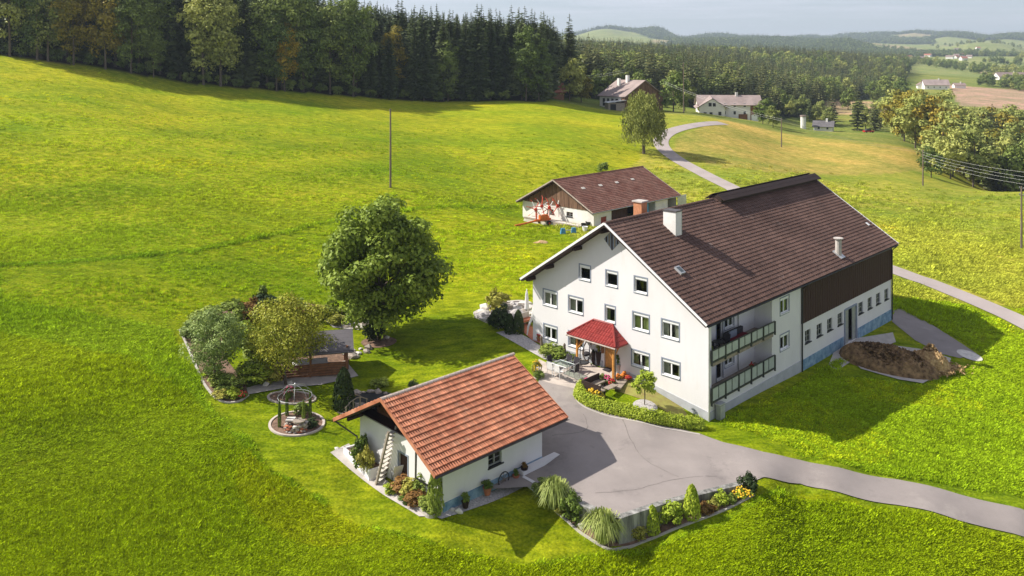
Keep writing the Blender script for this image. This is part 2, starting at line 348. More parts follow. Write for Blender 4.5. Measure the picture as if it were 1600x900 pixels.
WOODL = fpoly([(-1500,185),(-300,186),(0,189),(200,194),(400,204),(600,225),(700,234),(840,238),(852,300),(850,700),(-1500,700)])
WOODM = fpoly([(852,290),(1000,300),(1050,320),(1180,345),(1280,420),(1290,480),(1400,640),(1400,1000),(1250,1400),(840,1500)])
BROWN = fpoly([(1285,430),(1400,400),(1420,520),(1290,560)])
BROWN2 = fpoly([(1500,520),(1750,520),(1750,780),(1480,760)])
def ground_colour(X, Y):
    px = 800+F*X/Y; c = np.empty(X.shape+(3,)); c[:] = (.175, .245, .008)
    def put(m, col, k=1.0): c[m] = c[m]*(1-k)+np.array(col)*k
    n1 = fbm(X/23, Y/31, 21, 4)[...,None]
    put((Y > 88) & (px > 830), (.32, .34, .045)); put(inside(X, Y, UPPER), (.285, .335, .014))
    put(inside(X, Y, SHORT), (.215, .275, .008)); put(inside(X, Y, FRONT), (.185, .235, .004)); w_ = .35*fbm(X/.9, Y/.9, 41, 2); put(inside(X+w_, Y+w_, LAWN), (.195, .26, .007))
    put(inside(X, Y, HAY), (.40, .34, .075)); put((Y > 250) & (px > 860), (.20, .24, .05))
    f = fbm(X/260, Y/520, 33, 3); g = fbm(X/150, Y/300, 12, 2)
    fm = (Y > 1000)
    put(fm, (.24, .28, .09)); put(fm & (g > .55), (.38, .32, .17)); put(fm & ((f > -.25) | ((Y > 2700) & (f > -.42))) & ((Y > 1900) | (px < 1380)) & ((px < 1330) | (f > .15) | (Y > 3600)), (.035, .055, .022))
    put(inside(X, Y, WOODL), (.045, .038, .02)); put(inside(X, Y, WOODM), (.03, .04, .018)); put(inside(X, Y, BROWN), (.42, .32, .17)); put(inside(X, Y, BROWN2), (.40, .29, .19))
    e = ((px-500)/120)**2+((HOR+F*25/Y-770)/75)**2; put((e+.5*n1[...,0] < 1) & inside(X, Y, FRONT), (.28, .27, .005), .35)
    ln = inside(X, Y, LAWN); c[ln] *= (1+.05*np.sign(np.sin((X+Y*.35)[ln]*2.4)))[:,None]
    c[inside(X, Y, UPPER)] *= (1+.09*fbm(X/34+Y/60, Y/2.6, 63, 3)[inside(X, Y, UPPER)])[:,None]
    n2 = fbm(X/4.5, Y/6, 27, 3)[...,None]
    return np.clip(c*(1+.16*n1*np.array([1.1,.7,1])+.10*n2*np.array([1.3,.8,1])), 0, 1)
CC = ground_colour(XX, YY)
def terrain():
    R, Cn = XX.shape; me = bpy.data.meshes.new('ground'); V = np.stack([XX, YY, ZZ], -1).astype(np.float32)
    me.vertices.add(R*Cn); me.vertices.foreach_set('co', V.reshape(-1)); idx = np.arange(R*Cn).reshape(R, Cn)
    q = np.stack([idx[:-1,:-1], idx[:-1,1:], idx[1:,1:], idx[1:,:-1]], -1).reshape(-1).astype(np.int32); nf = len(q)//4
    me.loops.add(len(q)); me.loops.foreach_set('vertex_index', q); me.polygons.add(nf); me.polygons.foreach_set('loop_start', np.arange(0, nf*4, 4, dtype=np.int32))
    me.polygons.foreach_set('use_smooth', np.ones(nf, bool)); me.update(calc_edges=True)
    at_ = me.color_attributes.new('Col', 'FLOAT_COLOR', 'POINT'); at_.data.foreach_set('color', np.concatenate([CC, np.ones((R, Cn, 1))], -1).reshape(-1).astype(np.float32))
    m, t, b, L = nodes('ground_grass'); MAT['ground_grass'] = m
    a = t.nodes.new('ShaderNodeAttribute'); a.attribute_name = 'Col'; tc = t.nodes.new('ShaderNodeTexCoord')
    def noise(sc, st, det=6, ro=.65):
        mp = t.nodes.new('ShaderNodeMapping'); mp.inputs['Scale'].default_value = st; mp.inputs['Rotation'].default_value = (0, 0, .35); L(tc.outputs['Object'], mp.inputs[0])
        n = t.nodes.new('ShaderNodeTexNoise'); n.inputs['Scale'].default_value = sc; n.inputs['Detail'].default_value = det; n.inputs['Roughness'].default_value = ro; L(mp.outputs[0], n.inputs[0]); return n.outputs[0]
    n1 = noise(.05, (1, 1.6, 1)); n2 = noise(.9, (.6, 1.5, 1)); n3 = noise(6, (1, 1, 1), 4)
    def ramp(src, p0, p1, c0, c1):
        r = t.nodes.new('ShaderNodeValToRGB'); e = r.color_ramp.elements; e[0].position = p0; e[1].position = p1; e[0].color = (*c0, 1); e[1].color = (*c1, 1); L(src, r.inputs[0]); return r.outputs[0]
    def mul(x, y):
        k = t.nodes.new('ShaderNodeMix'); k.data_type = 'RGBA'; k.blend_type = 'MULTIPLY'; k.inputs[0].default_value = 1; L(x, k.inputs[6]); L(y, k.inputs[7]); return k.outputs[2]
    c = mul(a.outputs[0], ramp(n1, .34, .66, (.72, .86, .7), (1.32, 1.10, 1.25)))
    c = mul(c, ramp(n2, .38, .64, (.62, .70, .55), (1.28, 1.2, 1.35))); c = mul(c, ramp(n3, .38, .64, (.68, .72, .65), (1.3, 1.24, 1.3)))
    L(c, b.inputs['Base Color']); b.inputs['Roughness'].default_value = .9; b.inputs['Specular IOR Level'].default_value = .03
    bp = t.nodes.new('ShaderNodeBump'); bp.inputs['Strength'].default_value = .8; bp.inputs['Distance'].default_value = .4; L(n2, bp.inputs['Height'])
    bp2 = t.nodes.new('ShaderNodeBump'); bp2.inputs['Strength'].default_value = .7; bp2.inputs['Distance'].default_value = .07; L(n3, bp2.inputs['Height']); L(bp.outputs[0], bp2.inputs['Normal']); L(bp2.outputs[0], b.inputs['Normal'])
    me.materials.append(m); obj('ground', me, kind='structure')
terrain()

def sheet(name, poly, mat, dz=.03, step=.8, zf=None, **k):
    """a ground covering laid over the terrain, cut to a polygon"""
    bm = bmesh.new(); vs = [bm.verts.new((x, y, 0)) for x, y in poly]; bm.faces.new(vs)
    xs = [p[0] for p in poly]; yv = [p[1] for p in poly]
    for ax_, lo, hi in ((0, min(xs), max(xs)), (1, min(yv), max(yv))):
        c = lo+step
        while c < hi:
            co = (c,0,0) if ax_ == 0 else (0,c,0); no_ = (1,0,0) if ax_ == 0 else (0,1,0)
            bmesh.ops.bisect_plane(bm, geom=bm.verts[:]+bm.edges[:]+bm.faces[:], plane_co=co, plane_no=no_); c += step
    bmesh.ops.triangulate(bm, faces=bm.faces[:])
    for v in bm.verts:
        z = float(T(v.co.x, v.co.y))+dz; v.co.z = z if zf is None else zf(v.co.x, v.co.y, z)
    for f in bm.faces:
        f.smooth = True
        if f.normal.z < 0: f.normal_flip()
    me = bpy.data.meshes.new(name); bm.to_mesh(me); bm.free(); me.materials.append(MAT[mat]); return obj(name, me, **k)
def spline(pts, n=8):
    P = [Vector(p) for p in pts]; P = [P[0]*2-P[1]]+P+[P[-1]*2-P[-2]]; r = []
    for i in range(1, len(P)-2):
        for k in range(n):
            t = k/n; a, b, c, d = P[i-1], P[i], P[i+1], P[i+2]
            r.append(.5*((2*b)+(c-a)*t+(2*a-5*b+4*c-d)*t*t+(3*b-a-3*c+d)*t*t*t))
    return r+[P[-2]]
def ribbon(name, pts, width, mat, dz=.04, n=8, m=3, **k):
    c = spline([Vector((x, y, 0)) for x, y in pts], n); mb = MB(); vs = []
    for i, p in enumerate(c):
        d = (c[min(i+1,len(c)-1)]-c[max(i-1,0)]).normalized(); q = Vector((-d.y, d.x, 0)); w = width(i/(len(c)-1)) if callable(width) else width
        for j in range(m+1):
            e = p+q*w*(j/m-.5); vs.append((e.x, e.y, float(T(e.x, e.y))+dz))
    mb.add(vs, [(i*(m+1)+j, (i+1)*(m+1)+j, (i+1)*(m+1)+j+1, i*(m+1)+j+1) for i in range(len(c)-1) for j in range(m)]); return mb.build(name, mat, smooth=True, **k)
def curb(name, pts, mat='concrete', w=.14, h=.10, closed=False, n=6, parent=None, **k):
    c = spline([Vector((x, y, 0)) for x, y in (list(pts)+([pts[0]] if closed else []))], n); mb = MB(); vs = []
    for i, p in enumerate(c):
        d = (c[min(i+1,len(c)-1)]-c[max(i-1,0)]).normalized(); q = Vector((-d.y, d.x, 0))*w/2; z = float(T(p.x, p.y))
        for e, hh in ((-1,-.1),(-1,h),(1,h),(1,-.1)): vs.append((p.x+q.x*e, p.y+q.y*e, z+hh))
    mb.add(vs, [(i*4+j, (i+1)*4+j, (i+1)*4+(j+1)%4, i*4+(j+1)%4) for i in range(len(c)-1) for j in range(3)]+[(0,1,2,3), tuple(len(vs)-4+i for i in (3,2,1,0))]); return mb.build(name, mat, parent, **k)
# ------------------------------------------------------------------ roads, yard, paths
ZY = -.80
YARD = wpoly([(832,640),(840,600),(850,578),(905,596),(903,616),(906,630),(925,640),(970,651),(1020,663),(1060,671),(1092,678),(1130,692),(1192,707)])+wpoly([(1197,746)])
wall_top = [FH_ for FH_ in []]
def atz(px, py, z): Y = F*(H-z)/(py-HOR); return ((px-800)/F*Y, Y)
RW = [atz(1158,757,ZY), atz(1100,771,ZY), atz(1030,789,ZY), atz(964,811,ZY)]      # foot line of the long retaining wall's top edge
LW = [atz(905,787,ZY), atz(846,759,ZY)]
YARD += [RW[0], RW[1], RW[2], RW[3], LW[0], LW[1], tuple(FG.w(3.0,-.1)[:2]), tuple(FG.w(7.95,-.02)[:2]), tuple(FG.w(7.95,3)[:2])]
def yz(x, y, z):
    k = min(1, max(0, (y-43.5)/14)); return max(z, ZY-.13*max(0, x-11.5)) if y < 56 else z
sheet('yard', YARD, 'asphalt', .05, .5, yz, kind='structure')
sheet('patio', wpoly([(833,592),(842,562),(862,572),(905,560),(935,575),(985,583),(988,590),(958,606),(905,610),(860,600)]), 'paver', .06, .5, kind='structure')
ED = [(1184,706,747),(1190,707,747),(1250,720,757),(1300,730,768),(1400,750,790),(1500,774,815),(1600,798,840),(1720,828,872)]
sheet('road', wpoly([(x,a) for x,a,b in ED]+[(x,b) for x,a,b in ED[::-1]]), 'asphalt', .06, .5, kind='structure')
back = [tuple(at(*p)[:2]) for p in [(1720,562),(1600,505),(1550,482),(1500,461),(1450,441),(1402,424)]]
back += [(37.5,118),(39.3,134)]+[tuple(at(*p)[:2]) for p in [(1150,297),(1100,272),(1058,249),(1036,231),(1034,217),(1050,205),(1085,196),(1130,192.5)]]
ribbon('road', back, lambda t: 3.0+.6*t, 'asphalt_road', .07, 8, 4, kind='structure')
sheet('path', wpoly([(1394,482),(1412,484),(1460,510),(1526,553),(1500,560),(1470,553),(1430,532),(1394,503)]), 'asphalt', .03, 1, kind='structure')
sheet('ramp', wpoly([(1310,533),(1345,528),(1395,520),(1400,535),(1345,556),(1300,585),(1295,570)]), 'concrete', .05, 1, kind='structure')
sheet('slab', wpoly([(1330,562),(1358,550),(1400,541),(1450,548),(1486,561),(1482,578),(1442,600),(1405,594),(1345,577)]), 'concrete', .07, 1, kind='structure')
sheet('path', wpoly([(385,607),(455,588),(545,570),(560,588),(500,602),(440,608),(388,617)]), 'concrete', .05, .6, kind='structure')
sheet('path', wpoly([(516,708),(545,694),(600,748),(640,785),(672,808),(655,808),(600,775),(575,757)]), 'concrete', .05, .6, kind='structure')
sheet('path', wpoly([(672,806),(692,797),(760,772),(808,752),(818,762),(770,785),(712,805),(690,812)]), 'gravel', .05, .6, kind='structure')
sheet('path', wpoly([(800,515),(828,530),(850,545),(905,565),(900,575),(850,562),(820,545),(775,520)]), 'gravel', .04, .5, kind='structure')
sheet('terrace', wpoly([(812,515),(822,500),(850,495),(850,540),(832,533)]), 'terracotta', .06, .5, kind='structure')
sheet('lawn_strip', [tuple(FH.w(-.1,2)[:2]), tuple(FH.w(-1.5,.2)[:2]), tuple(FH.w(-2.0,4)[:2]), tuple(FH.w(-2.2,6.6)[:2]), tuple(FH.w(-.1,6.8)[:2])], 'dry_grass', .03, .6, kind='structure')

mk('tar', (.19, .165, .15), .7, .2, 2)
def seam(pts, w=.05): 
    c = spline([Vector((*atz(px, py, ZY), 0)) for px, py in pts], 5); mb = MB(); q = random.Random(len(pts)*7+int(pts[0][0])); vs = []
    for i, p in enumerate(c):
        d = (c[min(i+1,len(c)-1)]-c[max(i-1,0)]).normalized(); n = Vector((-d.y, d.x, 0)); o = q.uniform(-.05,.05)
        for e in (-1, 1): v = p+n*(o+e*w*q.uniform(.3,.7)); vs.append((v.x, v.y, max(yz(v.x, v.y, float(T(v.x, v.y))+.05), 0*v.x-9)+.006))
    mb.add(vs, [(2*i, 2*i+2, 2*i+3, 2*i+1) for i in range(len(c)-1)]); return mb.build('tar_seam', 'tar', kind='structure')
for s_ in ([(862,690),(905,686),(918,676),(912,660)], [(970,660),(985,690),(1010,720),(1060,745)], [(930,770),(990,765),(1050,750),(1120,742)]): seam(s_)
# retaining walls along the lower edge of the yard
def wall_strip(mb, top, z1, foot=.4, w=.40, cap=0):
    for (a, b) in zip(top[:-1], top[1:]):
        a2, b2 = Vector((*a,0)), Vector((*b,0)); d = (b2-a2).normalized(); q = Vector((-d.y, d.x, 0))*w
        k = 6
        for i in range(k):
            p = a2.lerp(b2, i/k); r = a2.lerp(b2, (i+1)/k); P4 = [p-q*.5, r-q*.5, r+q*.5, p+q*.5]
            zb = min(float(T(v.x, v.y)) for v in P4)-foot; zt = z1 if not callable(z1) else z1(p)
            mb.add([(v.x, v.y, zb) for v in P4]+[(v.x, v.y, zt) for v in P4], [(0,1,5,4),(2,3,7,6),(4,5,6,7)]+([(3,0,4,7)] if i == 0 else [])+([(1,2,6,5)] if i == k-1 else []))
    return mb
t = thing('retaining_wall', 'long low stained concrete wall holding up the lower edge of the asphalt yard', 'wall', (0,0,0))
wall_strip(MB(), RW, ZY+.10).build('wall', 'concrete_wall', t)
wall_strip(MB(), [(x, y+.0) for x, y in RW], ZY+.15, foot=-.7, w=.36).build('coping', 'concrete', t) if False else None
t = thing('retaining_wall', 'short concrete wall between the two tall ornamental grasses at the yard corner', 'wall', (0,0,0))
wall_strip(MB(), [RW[3], LW[0], LW[1]], ZY+.08).build('wall', 'concrete_wall', t)
g0, g1, g2 = FG.w(5.7,-.33), FG.w(7.9,-.33), FG.w(11.2,-.33)
t = thing('low_wall', 'low pale concrete wall running along the garage side out into the yard', 'wall', (0,0,0))
wall_strip(MB(), [tuple(g0[:2]), tuple(g1[:2]), tuple(g2[:2])], ZY+.22, w=.48).build('wall', 'render_white', t)
t = thing('low_wall', 'short white stub of wall beside the tall grass below the garage side', 'wall', (0,0,0))
wall_strip(MB(), [tuple(FG.w(5.65,-.6)[:2]), tuple(at(838,768)[:2])], ZY+.02, w=.22).build('wall', 'render_white', t)

# ------------------------------------------------------------------ building kit
def clip_poly(p, planes):
    for a, b, c in planes:
        q = []
        for i in range(len(p)):
            u, v = p[i], p[(i+1)%len(p)]; fu = a*u[0]+b*u[1]-c; fv = a*v[0]+b*v[1]-c
            if fu <= 1e-9: q.append(u)
            if (fu < -1e-9 and fv > 1e-9) or (fu > 1e-9 and fv < -1e-9): s = fu/(fu-fv); q.append((u[0]+(v[0]-u[0])*s, u[1]+(v[1]-u[1])*s))
        p = q
        if len(p) < 3: return []
    return p
def wall(mb, f, u0, u1, z0, z1, holes=(), clip=(), depth=.2, m=0):
    us = sorted({u0, u1, *[h[0] for h in holes], *[h[1] for h in holes]}); zs = sorted({z0, z1, *[h[2] for h in holes], *[h[3] for h in holes]})
    us = [u for u in us if u0 <= u <= u1]; zs = [z for z in zs if z0 <= z <= z1]
    for a, b in zip(us[:-1], us[1:]):
        for c, d in zip(zs[:-1], zs[1:]):
            mu, mz = (a+b)/2, (c+d)/2
            if any(h[0] < mu < h[1] and h[2] < mz < h[3] for h in holes): continue
            p = clip_poly([(a,c),(b,c),(b,d),(a,d)], clip)
            if len(p) > 2: mb.add([f(u, z, 0) for u, z in p], [tuple(range(len(p)))], m)
    for a, b, c, d in [h[:4] for h in holes]:
        for (p, q) in (((a,c),(b,c)),((b,c),(b,d)),((b,d),(a,d)),((a,d),(a,c))):
            mb.add([f(*p, 0), f(*q, 0), f(*q, depth), f(*p, depth)], [(0,1,2,3)], m)
def fbox(f):   # box builder through a wall mapping (u, z, depth)
    mb = MB(lambda u, d, z: f(u, z, d)); return mb
def window(parent, f, h, style='house', curtain='curtain', split=True, label=None):
    a, b, c, d = h[:4]; w = b-a; D = .14
    mb = fbox(f); t = .07
    if style == 'house': fr, sur = 'white_paint', 'trim_blue'
    else: fr, sur = 'metal_grey', None
    sh = .17 if style == 'house' and d-c > 1.1 else 0
    if style == 'house':
        p = .09
        mb = fbox(f)
        for q in ((a-p,a,c-p,d+p),(b,b+p,c-p,d+p),(a,b,d,d+p),(a,b,c-p,c)): mb.box(q[0], q[1], -.018, .02, q[2], q[3])
        win = mb.build('window', 'trim_blue', parent, label=label)
        fbox(f).box(a+.002, b-.002, -.07, D, c, c+.05).build('sill', 'white_paint', win)
        if sh: fbox(f).box(a+.002, b-.002, .03, D+.02, d-sh, d-.002).build('shutter_box', 'white_paint', win)
    else:
        win = fbox(f).box(a-.05, b+.12, -.07, D, c-.07, c+.001).build('window', 'metal_dark', parent)
    mb = fbox(f); z0, z1 = c+.05, d-sh-.002
    for q in ((a+.002,a+t,z0,z1),(b-t,b-.002,z0,z1),(a+t,b-t,z0,z0+t),(a+t,b-t,z1-t,z1)): mb.box(q[0], q[1], D-.05, D+.02, q[2], q[3])
    if split and w > .9: mb.box((a+b)/2-.05, (a+b)/2+.05, D-.055, D+.02, z0+t, z1-t)
    if style != 'house': mb.box((a+b)/2-.02, (a+b)/2+.02, D-.04, D+.01, z0+t, z1-t); mb.box(a+t, b-t, D-.04, D+.01, (z0+z1)/2-.02, (z0+z1)/2+.02)
    mb.build('frame', fr, win)
    mb = fbox(f); mb.add([(a+t,D,z0+t),(b-t,D,z0+t),(b-t,D,z1-t),(a+t,D,z1-t)], [(0,1,2,3)]); mb.build('pane', 'glass', win)
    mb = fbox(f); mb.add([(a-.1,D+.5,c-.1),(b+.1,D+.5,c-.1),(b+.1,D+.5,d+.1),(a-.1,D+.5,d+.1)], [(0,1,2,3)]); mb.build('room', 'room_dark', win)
    if curtain:
        k = 10
        cu = random.choice((.28,.36,.45,.2)); cv = random.choice((.3,.36,.5,.15))
        for (s0, s1) in ((a, a+w*cu), (b-w*cv, b)):
            vs = []; mb = fbox(f)
            for i in range(k+1): u = s0+(s1-s0)*i/k; dd = D+.13+(.03 if i%2 else 0); vs += [(u,dd,c),(u,dd,d)]
            mb.add(vs, [(2*i,2*i+2,2*i+3,2*i+1) for i in range(k)]); mb.build('curtain', curtain, win)
    return win
def slope_map(ry, rz, ang, side):
    """(x, distance down the slope, height off the slope) -> local; side -1 faces -y"""
    c, s = math.cos(ang), math.sin(ang)
    return lambda x, r, h: (x, ry+side*(r*c+h*s), rz-r*s+h*c)
def tiles(f, x0, x1, L, rows, tw, kind='flat', th=.055, seed=1):
    r = random.Random(seed); mb = MB(lambda x, q, h: f(x, q, h)); n = int(round((x1-x0)/tw)); tw = (x1-x0)/n; rl = L/rows
    for i in range(rows):
        a, b = i*rl-.02, (i+1)*rl
        for j in range(n):
            u, v = x0+j*tw+.006, x0+(j+1)*tw-.006; e = r.uniform(-.008,.008); g = r.uniform(-.006,.006)
            if kind == 'flat':
                mb.add([(u,a,.01+g),(v,a,.01+g),(v,b,th+e),(u,b,th-e),(v,b,.0),(u,b,.0)], [(0,1,2,3),(3,2,4,5)])
                w = (u+v)/2; mb.add([(u,a,.012),(u+.02,a,.035),(u+.02,b,th+.03),(u,b,th)], [(0,1,2,3)])
            else:
                k = 5; prof = [(0,.0),(.22,.045),(.45,.05),(.62,.012),(1,.0)]
                vs = [(u+(v-u)*p, a, .008+h+g) for p, h in prof]+[(u+(v-u)*p, b, .085+h+e) for p, h in prof]+[(u+(v-u)*p, b, -.005) for p, h in prof]
                mb.add(vs, [(m_, m_+1, k+m_+1, k+m_) for m_ in range(k-1)]+[(k+m_, k+m_+1, 2*k+m_+1, 2*k+m_) for m_ in range(k-1)])
    return mb
def gable_roof(parent, x0, x1, ry, rz, ang, Lf, Lb, tmat, tw, rows, kind, slab='eave_brown', th=.22, verge='white_paint', ridge_step=.42, ridge_mat=None, gap=None, tile_back=True):
    ff, fb = slope_map(ry, rz, ang, -1), slope_map(ry, rz, ang, 1)
    mb = MB(ff); mb.box(x0, x1, 0, Lf, -th, -.005); mb.map = fb; mb.box(x0, x1, 0, Lb, -th, -.005)
    roof = mb.build('roof', slab, parent)
    tiles(ff, x0+.02, x1-.02, Lf, rows, tw, kind).build('tiles', tmat, roof, kind='stuff')
    tiles(fb, x0+.02, x1-.02, Lb, max(3, int(round(rows*Lb/Lf))), tw, kind, seed=4).build('tiles', tmat, roof, kind='stuff')
    if verge:
        for mp_, Lx in ((ff, Lf), (fb, Lb)):
            for xx in (x0-.04, x1+.002): MB(mp_).box(xx, xx+.038, .02, Lx, -.09, .075).build('verge_board', verge, roof)
    me = None; x = x0
    while x < x1-.1:
        if not (gap and gap[0]-.2 < x < gap[1]-.1):
            e = min(x+ridge_step, x1+.02)-x
            if me is None:
                mb = MB(); k = 7
                prof = [(math.cos(math.pi*(.0+i/(k-1)))*.15, math.sin(math.pi*i/(k-1))*.13-.05) for i in range(k)]
                mb.add([(0, p, q) for p, q in prof]+[(e-.05, p*.88, q*.9) for p, q in prof], [(i, i+1, k+i+1, k+i) for i in range(k-1)]+[tuple(range(k))]); me = mb.mesh('ridge_tile', ridge_mat or tmat)
            o = obj('ridge_tile', me, roof, (x, ry, rz+.04))
        x += ridge_step
    return roof, ff, fb
def gutter(parent, x0, x1, y, z, mat='metal_dark', r=.08, name='gutter'):
    mb = MB(); k = 6; prof = [(r*math.cos(math.pi+math.pi*i/(k-1)), r*math.sin(math.pi+math.pi*i/(k-1))) for i in range(k)]
    mb.add([(x0,y+p,z+q) for p,q in prof]+[(x1,y+p,z+q) for p,q in prof], [(i,i+1,k+i+1,k+i) for i in range(k-1)]); return mb.build(name, mat, parent)

# ------------------------------------------------------------------ the farmhouse
HT = thing('farmhouse', 'long white farmhouse and barn under one dark brown tiled roof, red porch at its gable', 'farmhouse', (13.5,57.1,0), HA)
HWD, HLN, RZ, TA = 16.4, 34.0, 11.72, math.atan(.659)
gab = lambda u, z, d: (d, u, z)                      # gable wall towards the patio
side = lambda u, z, d: (u, d, z)                     # long wall in the shade
def ghole(x0, y0, x1, y1, tr=.09):
    a = FH.hit(x0, y0, (1,0,0), 0); b = FH.hit(x1, y1, (1,0,0), 0); return [b.y+tr, a.y-tr, b.z+tr, a.z-tr]
def shole(x0, y1, x1, y0, tr=0):                     # left x, bottom y at left, right x, top y at right
    a = FH.hit(x0, y1, (0,1,0), 0); b = FH.hit(x1, y0, (0,1,0), 0); return [a.x+tr, b.x-tr, a.z+tr, b.z-tr]
GW = [ghole(904.4,411,923.6,442.4), ghole(945.6,419.6,966,452), ghole(990,429.6,1012.4,462.6),
      ghole(848,450,871.4,483.6), ghole(887.4,460.4,912,495), ghole(944.4,473,962.4,508), ghole(987.6,484.6,1015.4,522.6), ghole(1032.6,496,1062.4,535),
      ghole(848.6,504,871.4,536.6), ghole(887.4,516,912,548), ghole(986,542.6,1015.6,581), ghole(1033,556.6,1063.6,596)]
def level(idx, lo=None, hi=None):                     # windows of one storey share head and sill heights
    c = sum(GW[i][2] for i in idx)/len(idx); d = sum(GW[i][3] for i in idx)/len(idx)
    for i in idx: GW[i][2], GW[i][3] = c, d
level([0,1,2]); level([3,4,5,6,7]); level([8,9,10,11])
print('GW', [[round(v,2) for v in g] for g in GW])
DR = FH.hit(944,560,(1,0,0),0), FH.hit(962,560,(1,0,0),0); door = [DR[1].y, DR[0].y, .45, 2.55]
roofclip = [(-.659, 1, RZ-.659*8.2-.12), (.659, 1, RZ+.659*8.2-.12)]
mb = MB(); wall(mb, gab, 0, HWD, -2.5, 12, GW+[door], roofclip)
wall(mb, lambda u,z,d:(HLN-d,u,z), 0, HWD, -2.5, 12, (), roofclip)
wall(mb, lambda u,z,d:(u,HWD-d,z), 0, HLN, -2.5, 5.75)
# the long shaded wall: house part (x 0..14.2) with a two-storey loggia, barn part beyond
LO = 9.2; XS = 14.22
SW = [shole(1218.4,494.4,1233.4,459.5,.07), shole(1218.4,551,1233.4,516,.07)]
SW[1][0], SW[1][1] = SW[0][0], SW[0][1]
wall(mb, side, LO, XS, -2.5, 5.75, SW)
wall(mb, side, 0, LO, -2.5, .28); wall(mb, side, 0, .35, .28, 5.75)
LD = 1.45; lg = lambda u,z,d:(u, LD+d, z)
LH = [[.6,1.6,.45,2.55],[3.5,4.4,.45,2.55],[4.7,6.0,1.15,2.55],[.6,1.6,3.2,5.3],[3.5,4.4,3.2,5.3],[4.7,6.0,3.95,5.3]]
wall(mb, lg, .35, LO, .2, 5.9, LH)
mb.add([(LO,0,.28),(LO,LD,.28),(LO,LD,5.75),(LO,0,5.75)], [(0,1,2,3)]); mb.add([(.35,0,.28),(.35,LD,.28),(.35,LD,5.75),(.35,0,5.75)], [(0,1,2,3)])
BW = [shole(*q) for q in [(1257.8,536.8,1266.5,512.4),(1276,527.6,1284.5,503.8),(1292.5,518.6,1300.5,495),(1308.8,510,1316.4,487.1),(1341.4,491.8,1348.6,470.7),(1355.8,484,1362.4,463.3),(1368.9,477,1375.4,456.3),(1382,469.6,1388,450)]]
bz0, bz1 = sum(b[2] for b in BW)/8, sum(b[3] for b in BW)/8
for b in BW: b[2], b[3] = bz0, bz1
a = FH.hit(1319,528,(0,1,0),0); b = FH.hit(1338.5,485,(0,1,0),0); BD = [a.x, b.x, -1.2, a.z+2.5]
BZ = FH.hit(1253,505,(0,1,0),0).z
print('BW', BW, 'BD', BD, 'BZ', BZ, 'SW', SW)
wall(mb, side, XS, HLN, -2.5, BZ, BW+[BD])
mb.build('wall', 'render_white', HT)
# plinths
MB(lambda y,d,z: (d,y,z)).add([(-.05,-.045,-2.5),(6.7,-.045,-2.5),(6.7,-.045,.72),(-.05,-.045,-.30),(-.05,.0,-2.5),(6.7,0,-2.5),(6.7,0,.72),(-.05,0,-.30)], [(0,1,2,3),(3,2,6,7),(1,5,6,2)]).build('plinth', 'plinth', HT)
MB().box(-.045, -.0, door[1]+.1, HWD, -2, .95).build('plinth', 'plinth', HT)
MB().box(-.05,XS,-.05,-.001,-2.5,-.36).build('plinth', 'plinth', HT)
p0, p1 = FH.hit(1254,560.6,(0,1,0),0), FH.hit(1394,483.6,(0,1,0),0); print('plinth', p0, p1)
PZ = (p0.z+p1.z)/2
for q in ((XS+.05, BD[0]-.2, -.05, -.001), (BD[1]+.2, HLN+.04, -.05, -.001), (HLN+.001, HLN+.04, 0, HWD)): MB().box(*q, -3, PZ).build('plinth', 'plinth_blue', HT)
MB().box(0, HLN, .35, HWD-.3, -.5, -.3).build('floor', 'room_dark', HT)
# dark weatherboarding of the barn, board by board
x = XS+.02; me = None; nb = 86; bwid = (HLN+.05-XS)/nb
brd = MB().box(0, bwid-.02, -.05, -.005, BZ-.05, 5.95).mesh('board', 'dark_wood')
MB().box(XS, HLN, -.004, .1, BZ, 5.9).build('wall', 'dark_wood', HT)
for i in range(nb): obj('board', brd, HT, (XS+.01+i*bwid, -.012*(i%2), 0))
MB().box(HLN, HLN+.05, -.05, HWD, BZ-.05, 5.9).build('cladding', 'dark_wood', HT)
cur = ['curtain_green','curtain','curtain']
for i, g in enumerate(GW): window(HT, gab, g, curtain=None if i < 3 else ('curtain_green' if i in (5,6,10) else 'curtain'), split=i > 2 and i != 5)
for g in SW: window(HT, side, g, curtain='curtain_green')
for i, g in enumerate(LH): window(HT, lg, g, curtain=None if i in (1,4) else 'curtain', split=(i%3 == 2))
for g in BW: window(HT, side, g, 'barn', None)
# barn door with wide grey frame, one leaf open
dr = fbox(side); dr.box(BD[0]-.02, BD[0]+.16, -.06, .2, BD[2], BD[3]); dr.box(BD[1]-.16, BD[1]+.02, -.06, .2, BD[2], BD[3]); dr.box(BD[0]+.16, BD[1]-.16, -.06, .2, BD[3]-.16, BD[3]+.02)
dr = dr.build('door_frame', 'trim_blue', HT)
w3 = (BD[1]-BD[0]-.32)/3
for i in (0, 2): fbox(side).box(BD[0]+.16+i*w3, BD[0]+.16+(i+1)*w3, .02, .08, BD[2], BD[3]-.16).build('door_leaf', 'metal_grey', dr)
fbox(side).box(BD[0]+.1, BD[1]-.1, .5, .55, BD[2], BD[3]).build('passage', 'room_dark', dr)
# front door under the porch
f0 = fbox(gab).box(door[0], door[1], .18, .24, door[2], door[3]).build('door', 'brown_wood', HT)
fbox(gab).box(door[0]+.45, door[1]-.02, .12, .17, door[2]+.05, door[3]-.05).build('door_leaf', 'orange_wood', f0)
fbox(gab).box(door[0]+.02, door[0]+.42, .14, .17, door[2]+.2, door[3]-.1).build('side_light', 'glass', f0)
